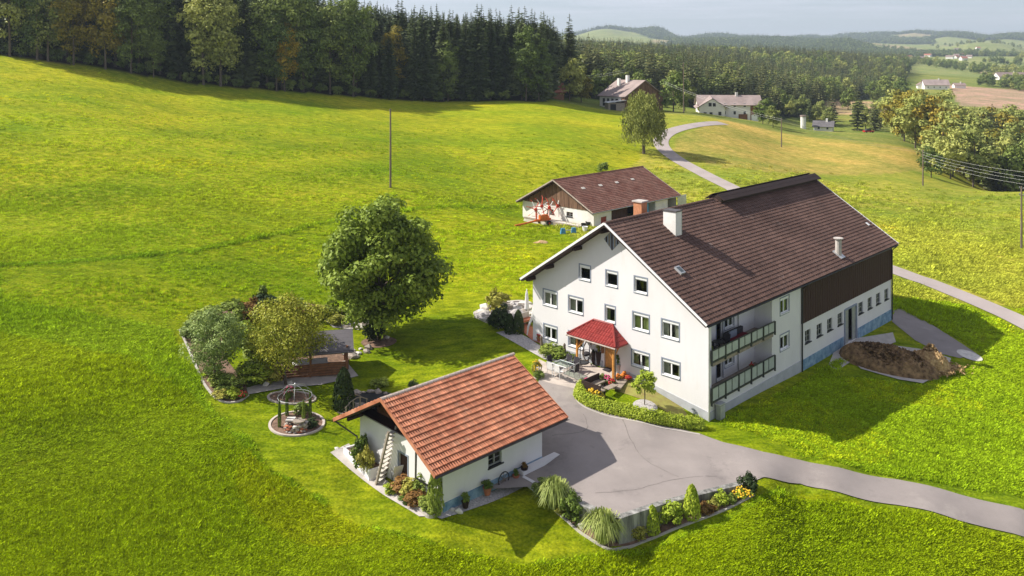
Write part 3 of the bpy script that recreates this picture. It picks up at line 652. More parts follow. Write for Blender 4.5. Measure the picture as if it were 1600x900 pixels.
# gable vent
dv = FH.hit(956.6,375.5,(1,0,0),0); s_ = .78
mb = MB(); mb.add([(-.015,dv.y+s_,dv.z),(-.015,dv.y,dv.z+s_),(-.015,dv.y-s_,dv.z),(-.015,dv.y,dv.z-s_)], [(0,1,2,3)]); v = mb.build('gable_vent', 'trim_blue', HT)
for i in range(-2,3):
    hh = s_-abs(i*.26)-.05; MB().box(-.05,-.02,dv.y+i*.26-.05,dv.y+i*.26+.05,dv.z-hh,dv.z+hh).build('slat', 'grey_wood' if i%2 else 'eave_brown', v)
# roof
OV = 1.05; Lf = (8.2+.5)/math.cos(TA); Lb = (8.2+.45)/math.cos(TA)
roof, ff, fb = gable_roof(HT, -OV, HLN+.5, 8.2, RZ, TA, Lf, Lb, 'tile_brown', .36, 30, 'flat', gap=(14.6,34.4))
for s in (1,-1):
    if s < 0: continue
    for q in (.5, 3.1, 6.0, 8.0):
        yy = 8.2+s*q; zz = RZ-q*.659-.27; MB().box(-OV+.12, .05, yy-.13, yy+.13, zz-.26, zz).build('purlin', 'eave_brown', roof)
gutter(roof, -OV, HLN+.5, -.58, 5.93); gutter(roof, -OV, HLN+.5, 16.98, 5.93)
mb = MB()                                                       # raised ridge vent
for m_ in (ff, fb):
    mb.map = m_; mb.box(14.7, 34.5, -.02, .85, .42, .5)
mb.build('ridge_vent', 'eave_brown', roof)
mb = MB(); mb.box(14.85, 34.35, 7.6, 8.8, RZ-.45, RZ+.22); mb.build('ridge_vent_box', 'eave_brown', roof)
ch = FH.hit(1047,331,(0,1,0),6.6)
cx, cy, cw = 4.95, 5.85, .62
chm = MB().box(cx-.02, cx+.82, cy, cy+1.15, 9.3, 12.05).build('chimney', 'render_shed', roof)
MB().box(cx-.08, cx+.88, cy-.06, cy+1.21, 12.05, 12.15).build('cap', 'copper_grey', chm)
MB().box(cx+.82, cx+.86, cy-.02, cy+1.15, 9.3, 12.0).build('flashing', 'metal_grey', chm)
def on_roof(px, py, h=0): # local point on the visible slope
    n = Vector((0, -math.sin(TA), math.cos(TA))); return FH.hit(px, py, n, n.dot(Vector((0, 8.2, RZ+h))))
c2 = FH.w(0,0)
# brick chimney breaking through the far slope
q = FH.hit(1002,320,(0,1,0),10.2); print('brick ch', q)
c3 = MB().box(q.x-.4, q.x+.4, 9.9, 10.7, q.z-2.2, q.z+.25).build('chimney', 'brick_orange', roof)
MB().box(q.x-.5, q.x+.5, 9.8, 10.8, q.z+.25, q.z+.36).build('cap', 'concrete', c3)
p = on_roof(1310,398); mb = MB(); mb.cyl(p.x, p.y, p.z-.3, p.z+1.35, .27, 12); pv = mb.build('vent_pipe', 'concrete', roof, smooth=False)
MB().cyl(p.x, p.y, p.z+1.42, p.z+1.5, .42, 14).build('cap', 'concrete', pv); MB(ff).box(p.x-.45, p.x+.45, (8.2-p.y)/math.cos(TA)-.5, (8.2-p.y)/math.cos(TA)+.5, .05, .1).build('flashing', 'galvanised', pv)
p = on_roof(1061,424); r0 = (8.2-p.y)/math.cos(TA); sk = MB(ff).box(p.x-.28, p.x+.28, r0-.35, r0+.35, .03, .2).build('skylight', 'galvanised', roof); MB(ff).box(p.x-.2, p.x+.2, r0-.26, r0+.26, .2, .21).build('pane', 'glass', sk)
p = on_roof(1355,351); r0 = (8.2-p.y)/math.cos(TA); MB(ff).box(p.x-.15, p.x+.15, r0-.2, r0+.2, .08, .13).build('roof_light', 'white_paint', roof)
# downpipes
MB().tube([(-.06,-.06,5.6),(-.06,-.06,-.9)], .055, 8).build('downpipe', 'galvanised', HT)
MB().tube([(XS,-.56,5.85),(XS,-.1,5.4),(XS,-.1,-1.4)], .06, 8).build('downpipe', 'metal_dark', HT)
MB().tube([(HLN-.05,-.56,5.85),(HLN-.05,-.1,5.4),(HLN-.05,-.1,-1.4)], .06, 8).build('downpipe', 'metal_dark', HT)
# balconies
for zb, zt, zf, nm in ((.28,1.37,.40,'lower'),(3.04,3.95,3.12,'upper')):
    bal = MB().box(.36, LO-.01, -.12, LD, zf-.36 if zf > 1 else zf-.2, zf).build('balcony', 'grey_wood', HT)
    mb = MB(); mb.box(.02, LO+.12, -.22, -.14, zt-.06, zt); mb.box(.02, LO+.12, -.2, -.15, zb, zb+.12); mb.build('rail', 'balcony_frame', bal)
    for i in range(6): xx = .04+i*(LO+.02)/5; MB().box(xx, xx+.08, -.26, -.13, zb-.15, zt-.02).build('post', 'balcony_frame', bal)
    pw = (LO-.06)/10
    for i in range(10):
        xx = .1+i*pw; MB().box(xx+.06, xx+pw-.06, -.19, -.16, zb+.16, zt-.1).build('panel', 'balcony_panel', bal)
        MB().box(xx-.02, xx+.03, -.195, -.155, zb+.12, zt-.06).build('baluster', 'balcony_frame', bal)
MB().tube([(6.6,LD-.05,.4),(6.6,LD-.05,5.6)], .04, 6).build('downpipe', 'metal_grey', HT)
# porch
sy = lambda s: HWD-s
PZ0, PZ1, PD = 2.86, 3.88, 1.6
yl, yr, rl, rr = sy(5.0), sy(9.62), sy(6.4), sy(8.2)
TL, TR, FL, FR, BL, BR = (-.02,rl,PZ1), (-.02,rr,PZ1), (-PD,yl,PZ0), (-PD,yr,PZ0), (-.02,yl,PZ0), (-.02,yr,PZ0)
mb = MB(); mb.add([TL,TR,FR,FL], [(0,1,2,3)]); mb.add([TR,BR,FR], [(0,1,2)]); mb.add([TL,FL,BL], [(0,1,2)])
mb.add([(p[0],p[1],p[2]-.1) for p in (BL,FL,FR,BR)], [(0,1,2,3)]); mb.add([FL,FR,(FR[0],FR[1],FR[2]-.1),(FL[0],FL[1],FL[2]-.1)], [(0,1,2,3)]); mb.add([FR,BR,(BR[0],BR[1],BR[2]-.1),(FR[0],FR[1],FR[2]-.1)], [(0,1,2,3)])
pr = mb.build('porch_roof', 'tile_red', HT)
def ribs(A, B, C, D, n, name):    # tiles running from the top edge A-B down to the lower edge D-C
    A, B, C, D = map(Vector, (A, B, C, D)); nn = (B-A).cross(D-A) if (B-A).length > .01 else (C-A).cross(D-A); nn.normalize(); nn = nn if nn.z > 0 else -nn
    mb = MB(); rows = 5
    wt = (C-D).length
    e = (C-D).normalized(); up = (nn.cross(e)).normalized(); up = up if up.z > 0 else -up
    hgt = (A-D).dot(up)
    def bound(h):
        k = h/hgt; return (D.lerp(A, k)-D).dot(e), (C.lerp(B, k)-D).dot(e)
    for i in range(rows):
        for j in range(n):
            u0, u1 = wt*j/n, wt*(j+1)/n; h0, h1 = hgt*i/rows, hgt*(i+1)/rows
            poly = clip_poly([(u0+.01,h0),(u1-.01,h0),(u1-.01,h1),(u0+.01,h1)], [])
            lo_, hi_ = bound((h0+h1)/2)
            if u1 < lo_+.02 or u0 > hi_-.02: continue
            u0, u1 = max(u0, lo_-.04), min(u1, hi_+.04); m_ = (u0+u1)/2
            pt = lambda u, h, k: D+e*u+up*h+nn*k
            mb.add([pt(u0,h0,.03),pt(m_,h0,.09),pt(u1,h0,.03),pt(u1,h1,.01),pt(m_,h1,.06),pt(u0,h1,.01),pt(u0,h0,0),pt(u1,h0,0)], [(0,1,4,5),(1,2,3,4),(0,6,7,2,1)])
    return mb.build(name, 'tile_red', pr, kind='stuff')
ribs(TL, TR, FR, FL, 19, 'tiles'); ribs(TR, TR, BR, FR, 7, 'tiles'); ribs(TL, TL, FL, BL, 7, 'tiles')
for A, B in ((TR,FR),(TL,FL),(TL,TR)): MB().tube([Vector(A)+Vector((0,0,.06)), Vector(B)+Vector((0,0,.06))], .08, 6).build('hip_tile', 'tile_red', pr)
MB().tube([(-PD-.05,yl,PZ0-.05),(-PD-.05,yr-.05,PZ0-.05)], .06, 6).build('gutter', 'mortar', pr)
for yy in (yl-.75, yr+.42):
    po = MB().box(-PD+.27, -PD+.41, yy-.07, yy+.07, -.3, PZ0-.1).build('porch_post', 'orange_wood', HT)
    MB().tube([(-PD+.34, yy, 1.8), (-PD+.34, yy+(.75 if yy < 9 else -.75), PZ0-.12)], .07, 4).build('brace', 'orange_wood', po)
    MB().tube([(-PD+.34, yy, 1.8), (-PD+1.1, yy, PZ0-.12)], .07, 4).build('brace', 'orange_wood', po)
MB().tube([(-PD-.02,yr-.04,PZ0-.05),(-PD-.02,yr-.04,-.45)], .05, 6).build('downpipe', 'copper_grey', HT)

# ------------------------------------------------------------------ garage with orange pantile roof
GT = thing('garage', 'white garage under an orange pantile roof in front of the yard', 'garage', (-3.8,45.7,0), FG.a)
gW, gL, gr, ga, gz = 8.0, 7.9, 4.0, math.atan(.54), 4.38
gside = lambda u, z, d: (u, d, z); gfront = lambda u, z, d: (d, u, z)
a = FG.hit(763,732,(0,1,0),0); b = FG.hit(784,702,(0,1,0),0); gwin = [a.x, b.x, a.z, b.z]
gc = [(-.54, 1, gz-.54*4-.1), (.54, 1, gz+.54*4-.1)]
a = FG.hit(632,727,(1,0,0),0); b = FG.hit(620,722,(1,0,0),0); gdoor = [a.y-.3, a.y+.55, -.8, .95]
print('gwin', gwin, gdoor)
mb = MB(); wall(mb, gside, 0, gL, -.55, 2.2, [gwin]); wall(mb, lambda u,z,d:(u,gW-d,z), 0, gL, -1.5, 2.2); wall(mb, gfront, 0, gW, -1.5, 2.05, [gdoor]); wall(mb, lambda u,z,d:(gL-d,u,z), 0, gW, -1.5, 9, (), gc)
mb.build('wall', 'render_white', GT)
mb = MB(); wall(mb, gside, 0, gL, -1.8, -.55); mb.box(-.001,gL,-.05,-.001,-1.8,-.56); mb.build('plinth', 'plinth_blue', GT)
mb = MB(lambda u, d, z: (d, u, z))
pl = MB().add([(.9,0,2.2),(.9,8,2.2),(.9,4,gz-.12)], [(0,1,2)]); pl.box(.0,.9,0,8,1.98,2.06); pl.build('gable_wall', 'dark_wood', GT)
for i in range(22):
    y = .35+i*.335; zt = gz-.25-abs(y+.15-4)*.54
    if zt > 2.3: MB().box(.82,.88,y,y+.31,2.06,zt).build('board', 'brown_wood', GT)
window(GT, gside, gwin, 'barn', None)
dr = fbox(gfront).box(gdoor[0], gdoor[1], .12, .18, gdoor[2], gdoor[3]).build('door', 'dark_wood', GT)
mb = fbox(gfront)
for q in ((gdoor[0]-.1,gdoor[0],gdoor[2],gdoor[3]+.1),(gdoor[1],gdoor[1]+.1,gdoor[2],gdoor[3]+.1),(gdoor[0],gdoor[1],gdoor[3],gdoor[3]+.1)): mb.box(q[0],q[1],-.02,.04,q[2],q[3])
mb.build('door_frame', 'trim_blue', dr)
GLn = (4+.95)/math.cos(ga)
gable_roof(GT, -1.3, gL+1.3, gr, gz, ga, GLn, GLn, 'tile_orange', .165, 15, 'pan', th=.14, verge=None, ridge_step=.43, ridge_mat='mortar')
for ff_ in (slope_map(gr, gz, ga, -1), slope_map(gr, gz, ga, 1)): MB(ff_).box(-1.34, -1.3, 0, GLn, -.10, .10).build('verge_tile', 'tile_orange', GT); MB(ff_).box(gL+1.3, gL+1.34, 0, GLn, -.10, .10).build('verge_tile', 'tile_orange', GT)
for y in (-.95-.07, 8.95+.07): gutter(GT, -1.3, gL+1.3, y, gz-4.95*.54-.02, 'copper_grey')
for y in (.3, 4, 7.7): MB().box(-1.1, .0, y-.08, y+.08, gz-abs(y-4)*.54-.42, gz-abs(y-4)*.54-.24).build('purlin', 'eave_brown', GT)
MB().tube([(-1.1,-1.0,1.6),(-.6,-.9,1.3),(-.08,-.1,1.15),(-.08,.15,-1.1)] if False else [(-1.15,.9,2.35),(-1.1,1.0,.9),(-.6,.6,.45),(-.08,.4,.5)], .06, 6).build('downpipe', 'copper_grey', GT)
MB().tube([(-1.2,8.95,1.6),(-.15,8.1,.6),(-.1,8.05,-.9)], .05, 6).build('downpipe', 'copper_grey', GT)
MB().tube([(-1.25,-.9,1.65),(-.5,-.75,1.55),(-.08,-.1,1.35)], .06, 6).build('downpipe', 'copper_grey', GT)

# ------------------------------------------------------------------ machine shed behind the house
ST = thing('machine_shed', 'white shed with weathered board gable and red-brown tiled roof behind the farmhouse', 'shed', (11.3,115,0), HA)
sW, sL, sr, sz = 13.5, 20.6, 6.75, 7.0
sc = [(-.53, 1, sz-.53*6.75-.1), (.53, 1, sz+.53*6.75-.1)]
def sh(px0, py1, px1, py0, n=0):
    if n: a = FS.hit(px0,py1,(1,0,0),0); b = FS.hit(px1,py0,(1,0,0),0); return [b.y, a.y, a.z, b.z]
    a = FS.hit(px0,py1,(0,1,0),0); b = FS.hit(px1,py0,(0,1,0),0); return [a.x, b.x, a.z, b.z]
w1 = sh(885,335,895,329,1); w2 = sh(855,327,865,325,1); w1 = [w1[0], w1[1], 1.9, 2.6]; w2 = [w2[0], w2[1], 1.9, 2.6]
print('shed', w1, w2)
mb = MB(); wall(mb, gab, 0, sW, -1, 3.25, [w1, w2]); wall(mb, lambda u,z,d:(u,sW-d,z), 0, sL, -2, 3.3); wall(mb, lambda u,z,d:(sL-d,u,z), 0, sW, -2, 9, (), sc)
rd = [1.6, 2.9, .0, 2.2]
wall(mb, side, 0, 4.0, -2, 3.3, [rd]); wall(mb, side, 14.8, 18.2, -2, 3.3); mb.box(14.8,15.0,0,4,-2,3.3)
mb.build('wall', 'render_shed', ST)
fbox(side).box(rd[0], rd[1], .1, .16, rd[2], rd[3]).build('door', 'tile_red', ST)
for w_ in (w1, w2): window(ST, gab, w_, 'barn', None)
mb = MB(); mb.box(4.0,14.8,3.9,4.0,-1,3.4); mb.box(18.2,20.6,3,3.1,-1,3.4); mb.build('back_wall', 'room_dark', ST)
for x in (4.0, 7.6, 11.2): MB().box(x, x+.2, 0, .2, -2, 3.4).build('post', 'dark_wood', ST)
for i in range(9): MB().box(4.1+i*.4, 4.1+i*.4+.38, .05, .1, -1, 3.3).build('board', 'dark_wood', ST)
MB().box(11.6,14.0,.6,.8,.9,3.0).build('tarpaulin', 'tarp_blue', ST)
for i in range(34):                                             # gable boards one by one
    y = .02+i*(sW/34); yc = y+.2; zt = sz-.2-abs(yc-6.75)*.53-.12
    if zt > 3.35: MB().box(-.06-.02*(i%2), 0, y, y+sW/34-.02, 3.2, zt).build('board', 'old_wood', ST)
Ls = (6.75+.55)/math.cos(math.atan(.53))
sroof, sff, sfb = gable_roof(ST, -.9, sL+.5, sr, sz, math.atan(.53), Ls, Ls, 'tile_shed', .36, 22, 'flat', verge='mortar')
for i, (px, py) in enumerate(((911,294.5),(938,290),(963.5,285.5),(988,280.5))):
    n = Vector((0,-math.sin(math.atan(.53)),math.cos(math.atan(.53)))); p = FS.hit(px,py,n,n.dot(Vector((0,6.75,7.0)))); r0 = (6.75-p.y)/math.cos(math.atan(.53)); MB(sff).box(p.x-.35,p.x+.35,r0-.2,r0+.2,.06,.1).build('roof_light','stone_pale',sroof)
gutter(sroof, -.9, sL+.5, -.62, 3.1, 'galvanised')
# open sheet-metal gate leaves at the far end of the shed
gt = thing('metal_gate', 'grey sheet metal gate standing open at the far end of the machine shed', 'gate', tuple(FS.w(sL+.1,-.1,.4)), HA)
for i in range(6): MB().box(.05+i*.42, .42+i*.42, -.06, 0, -.3, 2.6).build('panel', 'galvanised', gt)
MB().box(0,2.6,.001,.06,2.35,2.5).box(0,2.6,.001,.06,.0,.15).build('frame', 'metal_grey', gt)
# ------------------------------------------------------------------ vegetation meshes
def unit(v): return v/np.maximum(np.linalg.norm(v, axis=-1, keepdims=True), 1e-9)
def leaf_quads(P, N, size, r, aspect=.6, jit=.48):
    """P centres, N rough normals"""
    n = len(P); N = unit(N+r.normal(0, jit, (n,3))); A = unit(np.cross(N, r.normal(0,1,(n,3)))); B = np.cross(N, A)
    s = (size*r.uniform(.6, 1.3, n))[:,None] if np.isscalar(size) else (size*r.uniform(.6,1.3,n))[:,None]
    return np.stack([P-A*s*.5, P-B*s*.5*aspect+N*s*.08, P+A*s*.5, P+B*s*.5*aspect+N*s*.08], 1)
def crown_broad(name, R, Hc, z0, seed, blobs, per, size, mat, squash=1.0, brad=.30, low=0.0, jitter=.12):
    r = np.random.default_rng(seed); C = []; 
    while len(C) < blobs:
        p = r.uniform(-1, 1, 3); q = np.linalg.norm(p)
        if q > 1 or q < .35+.35*r.random(): continue
        if p[2] < -.75+low and r.random() < .6: continue
        C.append(p)
    C = np.array(C); w = 1-.22*np.clip(C[:,2:3], 0, 1)-.12*np.clip(-C[:,2:3], 0, 1)
    C = C*np.array([R*.80, R*.80, Hc*.43])*np.concatenate([w, w, np.ones_like(w)], 1)*(1+r.normal(0, jitter, (blobs,1)))+[0,0,z0+Hc*.5]
    br = R*brad*r.uniform(.65, 1.25, blobs); Q = []
    for c, b in zip(C, br):
        k = int(per*(b/(R*brad))**2); d = unit(r.normal(0,1,(k,3))); d[:,2] = np.abs(d[:,2])*np.where(r.random(k) < .78, 1, -1)
        rad = b*r.uniform(.55, 1.12, (k,1)); P = c+d*rad*[1,1,.8*squash]; Q.append(leaf_quads(P, d+[0,0,.35], size, r))
    return qmesh(name, np.concatenate(Q), mat)
def crown_spruce(name, Ht, R, seed, mat, z0=.12, levels=34, nb=9, seg=3, width=.34, pw=.85):
    r = np.random.default_rng(seed); Q = []
    for i in range(levels):
        t = i/(levels-1); z = Ht*(z0+(1-z0)*t**.95); rad = R*((1-t)**pw)*r.uniform(.8,1.15)+.15
        if t < .15: rad *= .55+3*t
        a0 = r.uniform(0, 6.28)
        for j in range(nb if t < .85 else 5):
            a = a0+j*2*math.pi/nb+r.normal(0,.18); Lb = rad*r.uniform(.65,1.15); d = np.array([math.cos(a), math.sin(a), 0]); s = np.array([-d[1], d[0], 0])
            dr = r.uniform(.18,.42)*(1-.5*t); w = max(.25, Lb*width)
            for k in range(seg):
                u0, u1 = k/seg, (k+1)/seg; f = lambda u: d*Lb*u+np.array([0,0,-dr*Lb*(u**1.1)+(.12*Lb*max(0,u-.6))])
                p0, p1 = f(u0)+[0,0,z], f(u1)+[0,0,z]; w0, w1 = w*(1-u0*.8)*(.5 if k == 0 else 1), w*(1-u1*.8)
                for sg in (-1, 1):
                    dn = np.array([0,0,-w0*r.uniform(.5,1.1)]); Q.append([p0, p1, p1+s*sg*w1+dn*.6+r.normal(0,.06,3), p0+s*sg*w0+dn+r.normal(0,.06,3)])
    tp = np.array([0,0,Ht*1.03]); Q.append([tp, [-.12,0,Ht*.93], [0,.1,Ht*.93], [.12,0,Ht*.93]]); return qmesh(name, np.array(Q), mat)
def crown_willow(name, R, Ht, seed, mat):
    r = np.random.default_rng(seed); Q = []
    for i in range(230):
        d = unit(r.normal(0,1,(1,3)))[0]; d[2] = abs(d[2])*.9+.05; q = r.uniform(.5,1)
        c = np.array([d[0]*R*.84*q*(.85+.2*math.sin(3*math.atan2(d[1],d[0]))), d[1]*R*.84*q, Ht*.40+d[2]*Ht*.52*q]); ln = r.uniform(.22,.50)*Ht*(1.0-.55*d[2])
        for k in range(62):
            u = r.random(); P = c+np.array([r.normal(0,.33)+d[0]*.8*u, r.normal(0,.33)+d[1]*.8*u, -ln*u+r.normal(0,.1)])
            if P[2] < Ht*.13: continue
            A = np.array([r.normal(0,.15), r.normal(0,.15), -1])*r.uniform(.3,.6); B = unit(np.cross(A, r.normal(0,1,3)))*.09
            Q.append([P, P+A*.5+B*1.3, P+A, P+A*.5-B*1.3])
    return qmesh(name, np.array(Q), mat)
def grassy(name, R, Ht, seed, mat, n=420, w=.05):
    r = np.random.default_rng(seed); Q = []
    for i in range(n):
        a = r.uniform(0,6.28); l = r.uniform(.15,1); d = np.array([math.cos(a), math.sin(a), 0]); s = np.array([-d[1], d[0], 0])*w
        h = Ht*r.uniform(.7,1.05)*(1-.25*l); b = d*r.uniform(0,.25)*R; pts = [b, b+d*R*.25*l+[0,0,h*.55], b+d*R*.6*l+[0,0,h*.95], b+d*R*l*1.0+[0,0,h*(.95-.45*l)]]
        for p, q, u, v in zip(pts[:-1], pts[1:], (1,.9,.7), (.9,.7,.1)): Q.append([p-s*u, q-s*v, q+s*v, p+s*u])
    return qmesh(name, np.array(Q), mat)
def trunk_mesh(name, Ht, r0, r1, seed=0, limbs=0, mat='bark', lean=0, lr=.5, lz=.35):
    r = random.Random(seed); mb = MB(); pts = [(r.uniform(-.1,.1)*i+lean*i, r.uniform(-.1,.1)*i, -.4+(Ht+.4)*i/4) for i in range(5)]; mb.tube(pts, r0, 7, r2=r1)
    for i in range(limbs):
        a = i*6.28/limbs+r.uniform(-.4,.4); z = Ht*(lz+.4*r.random()); L_ = Ht*lr*r.uniform(.6,1); mb.tube([(lean*2,0,z),(math.cos(a)*L_*.5,math.sin(a)*L_*.5,z+L_*.35),(math.cos(a)*L_,math.sin(a)*L_,z+L_*.85)], r1*.9, 5, r2=r1*.25)
    return mb.mesh(name, mat)
def tree(name, label, cat, loc, crown, trunk, scale=1, rz=0, group=None, cn='crown'):
    t = thing(name, label, cat, loc, rz, group); t.scale = scale if hasattr(scale,'__len__') else (scale,)*3
    if trunk: obj('trunk', trunk, t)
    obj(cn, crown, t); return t

# spruces (height 28) and broadleaf trees for the wood behind the meadow
SP = [crown_spruce('crown', 28, 4.5+.35*i, 40+i, 'spruce', z0=.03+.02*i, levels=52, nb=12, width=.34, pw=.70) for i in range(4)]
SPT = [trunk_mesh('trunk', 25, .32, .06, i) for i in range(2)]
BR = {m: [crown_broad('crown', 5.8, 21, 1.2, 60+i, 70, 115, .62, m) for i in range(2)] for m in ('broad_dark','broad_yellow','broad_pale','broad_orange')}
BT = [trunk_mesh('trunk', 14, .30, .10, 5+i, 5) for i in range(2)]
R_ = random.Random(11)
edge = [(-420,150,187),(-150,150,187),(0,85,190),(100,98,192),(200,112,195),(300,126,200),(400,138,205),(500,147,214),(600,153,225),(700,158,235),(780,159,238),(838,158,241)]
def edgeY(px): return float(np.interp(px, [e[0] for e in edge], [e[2] for e in edge]))
LBL = {'spruce': ('spruce_tree','tall dark spruce in the wood along the upper edge of the meadow','spruces of the wood above the meadow'),
       'broad_dark': ('broadleaf_tree','dark green broadleaf tree in the wood along the upper edge of the meadow','dark broadleaf trees of the wood above the meadow'),
       'broad_yellow': ('broadleaf_tree','yellowish green broadleaf tree in the wood along the upper edge of the meadow','yellowing trees of the wood above the meadow'),
       'broad_pale': ('broadleaf_tree','pale green leafy tree at the front of the wood above the meadow','pale trees of the wood above the meadow'),
       'broad_orange': ('broadleaf_tree','yellow autumn tree at the front of the wood above the meadow','orange trees of the wood above the meadow')}
def forest_tree(kind, x, y, s):
    n, l, g = LBL[kind]; z = float(T(x, y)); rz = R_.uniform(0,6.28)
    if kind == 'spruce':
        return tree(n, l, 'tree', (x,y,z), R_.choice(SP), R_.choice(SPT), (s*R_.uniform(.9,1.15), s*R_.uniform(.9,1.15), s), rz, g)
    return tree(n, l, 'tree', (x,y,z), R_.choice(BR[kind]), R_.choice(BT), (s, s, s*R_.uniform(.95,1.15)), rz, g)
n = 0
for rank in range(8):
    x = -118 if rank < 5 else -60
    while x < 9.0+rank*1.5:
        y = edgeY(800+F*x/210)+rank*5.2+R_.uniform(-1.6,1.6)+1.5; px = 800+F*x/y; k = 'spruce'
        if px < 560 and R_.random() < (.42 if rank == 0 else .12): k = 'broad_dark'
        s = R_.uniform(.78,1.08) if k == 'spruce' else R_.uniform(.9,1.25)
        if px > 585: s *= .93
        if -30 < px: s = s
        if k == 'spruce' and 575 < px < 625 and rank < 3: s *= .8
        forest_tree(k, x+R_.uniform(-1.2,1.2), y, s); n += 1
        x += R_.uniform(3.6,5.6) if rank < 2 else R_.uniform(4.2,7.0)
SPECIAL = {15:'pale green tree at the very left end of the wood above the meadow',58:'dark green tree between the two leftmost pale trees of the wood',75:'second pale green tree from the left picture edge at the wood front',
 115:'left of two yellowish trees near the left end of the wood',165:'right of two yellowish trees near the left end of the wood',205:'dark leafy tree just right of the yellowish pair at the wood front',318:'left of two tall pale trees hanging low over the meadow edge',345:'right of two tall pale trees hanging low over the meadow edge',
 445:'tree with orange-yellow leaves in the middle of the wood front',432:'dark leafy tree behind the orange-yellow one at the wood front',610:'yellow-topped tree among spruces where the sky begins above the wood',822:'dark leafy tree near the right end of the wood above the meadow',842:'rounded dark tree closing the right end of the wood above the meadow',700:'low dark leafy tree among spruces in the right half of the wood',240:'small dark bushy tree at the foot of the wood left of the tall pale pair'}
for px, k, s in ((15,'broad_pale',1.05),(58,'broad_dark',1.0),(75,'broad_pale',.95),(115,'broad_yellow',.85),(165,'broad_yellow',.95),(205,'broad_dark',.9),(318,'broad_pale',1.15),(345,'broad_pale',1.1),(445,'broad_orange',.72),(432,'broad_dark',.9),(610,'broad_yellow',.8),(822,'broad_dark',.85),(842,'broad_dark',.8),(700,'broad_dark',.72),(240,'broad_dark',.55)):
    Yv = edgeY(px)-1.5+(7 if px in (610,) else 0); t_ = forest_tree(k, (px-800)/F*Yv, Yv, s); t_['label'] = SPECIAL[px]; t_['group'] = 'leafy trees standing at the front of the wood'
print('forest trees', n)
# understorey along the wood edge
US = [crown_broad('foliage', 1.8, 2.6, 0, 90+i, 16, 60, .32, 'broad_dark') for i in range(2)]
for px in list(range(-70, 850, 26)):
    Yv = edgeY(px)+R_.uniform(-1.5,1.0); x = (px-800)/F*Yv; o = obj('bush', R_.choice(US), None, (x, Yv, float(T(x,Yv))), label='low dark bush under the trees at the upper meadow edge', cat='bush', group='bushes under the wood edge'); o.scale = (R_.uniform(.7,1.3),)*3; o.rotation_euler.z = R_.uniform(0,6)

# willow by the bend of the road, walnut in the garden
wp = at(1006,240); tree('willow_tree', 'drooping willow standing alone beside the bend of the road', 'tree', wp, crown_willow('crown', 5.6, 16.6, 3, 'willow'), trunk_mesh('trunk', 9, .38, .12, 2, 5, lr=.35))
wp = at(597,531); tree('walnut_tree', 'big round dark green walnut tree in the garden left of the farmhouse', 'tree', wp, crown_broad('crown', 5.9, 12.0, .3, 5, 160, 230, .38, 'walnut', brad=.20, low=-.1, jitter=.10), trunk_mesh('trunk', 7.5, .34, .12, 3, 7, lr=.5, lz=.25))

# generic mid-distance trees
MS = [crown_spruce('crown', 20, 3.5, 70+i, 'spruce_mid', levels=17, nb=8, seg=2, width=.6, z0=.06, pw=.6+.1*i) for i in range(3)]
MD = [crown_spruce('crown', 20, 2.7, 75+i, 'spruce', levels=17, nb=8, seg=2, width=.5, z0=.06) for i in range(2)]
MBD = {m: [crown_broad('crown', 5.3, 13, .3, 80+i, 34, 70, .9, m) for i in range(2)] for m in ('broad_dark','broad_pale','broad_yellow')}
MT = trunk_mesh('trunk', 10, .22, .08, 8)
def small_tree(px, Y, kind, s, label, group=None, name='tree', dz=0):
    p = far(px, Y, dz); c = R_.choice(MS+MD) if kind == 'spruce' else R_.choice(MBD[kind])
    return tree('spruce_tree' if kind == 'spruce' else 'broadleaf_tree', label, 'tree', p, c, MT, (s*R_.uniform(.88,1.12), s*R_.uniform(.88,1.12), s), R_.uniform(0,6.28), group)
small_tree(890, 262, 'broad_pale', 1.05, 'round pale tree left of the brown timber barn')
small_tree(908, 268, 'broad_yellow', .75, 'slim yellow-green tree directly left of the brown timber barn')
for px, Y, k, s, l in ((1052,268,'broad_dark',1.0,'dark rounded tree behind the willow, right of the timber barn'),(1070,280,'broad_pale',.8,'olive tree between the willow and the white hillside farm'),(1000,300,'broad_dark',.9,'dark tree hugging the back of the timber barn'),
    (1208,262,'broad_pale',.55,'small shrubby tree at the right end of the white hillside farm'),(1192,270,'broad_dark',.6,'low dark tree touching the right end of the white hillside farm'),(866,300,'broad_dark',.9,'dark tree above the hut with the orange roof'),(930,300,'broad_dark',.8,'dark tree in front of the far barn corner at its left')):
    small_tree(px, Y, k, s, l)
# trees round the small bungalow and the edge of the plain
for i in range(26):
    px = 1195+R_.uniform(0,185); Y = R_.uniform(350,400)
    if 1258 < px < 1302 and Y < 372: Y += 22
    small_tree(px, Y, R_.choice(['broad_pale','broad_dark','spruce','spruce','broad_pale']), R_.uniform(.45,.85), 'tree in the loose belt around the small grey-roofed bungalow', 'trees around the bungalow')
for px, Y, k, s, l in ((1325,440,'broad_dark',.9,'tall leaning tree at the left edge of the far stubble field'),(1340,350,'spruce',1.0,'dark pointed spruce right of the grey-roofed bungalow'),(1368,345,'spruce',.8,'brownish spruce left of the pale broadleaf wood'),(1365,520,'broad_dark',1.0,'rounded tree above the far stubble field'),(1385,540,'broad_dark',1.3,'large dark tree in front of the hipped farm'),(1410,560,'broad_dark',1.2,'dark tree at the left side of the hipped farm'),(1400,620,'broad_pale',1.1,'pale tree behind the left side of the hipped farm')):
    small_tree(px, Y, k, s, l)
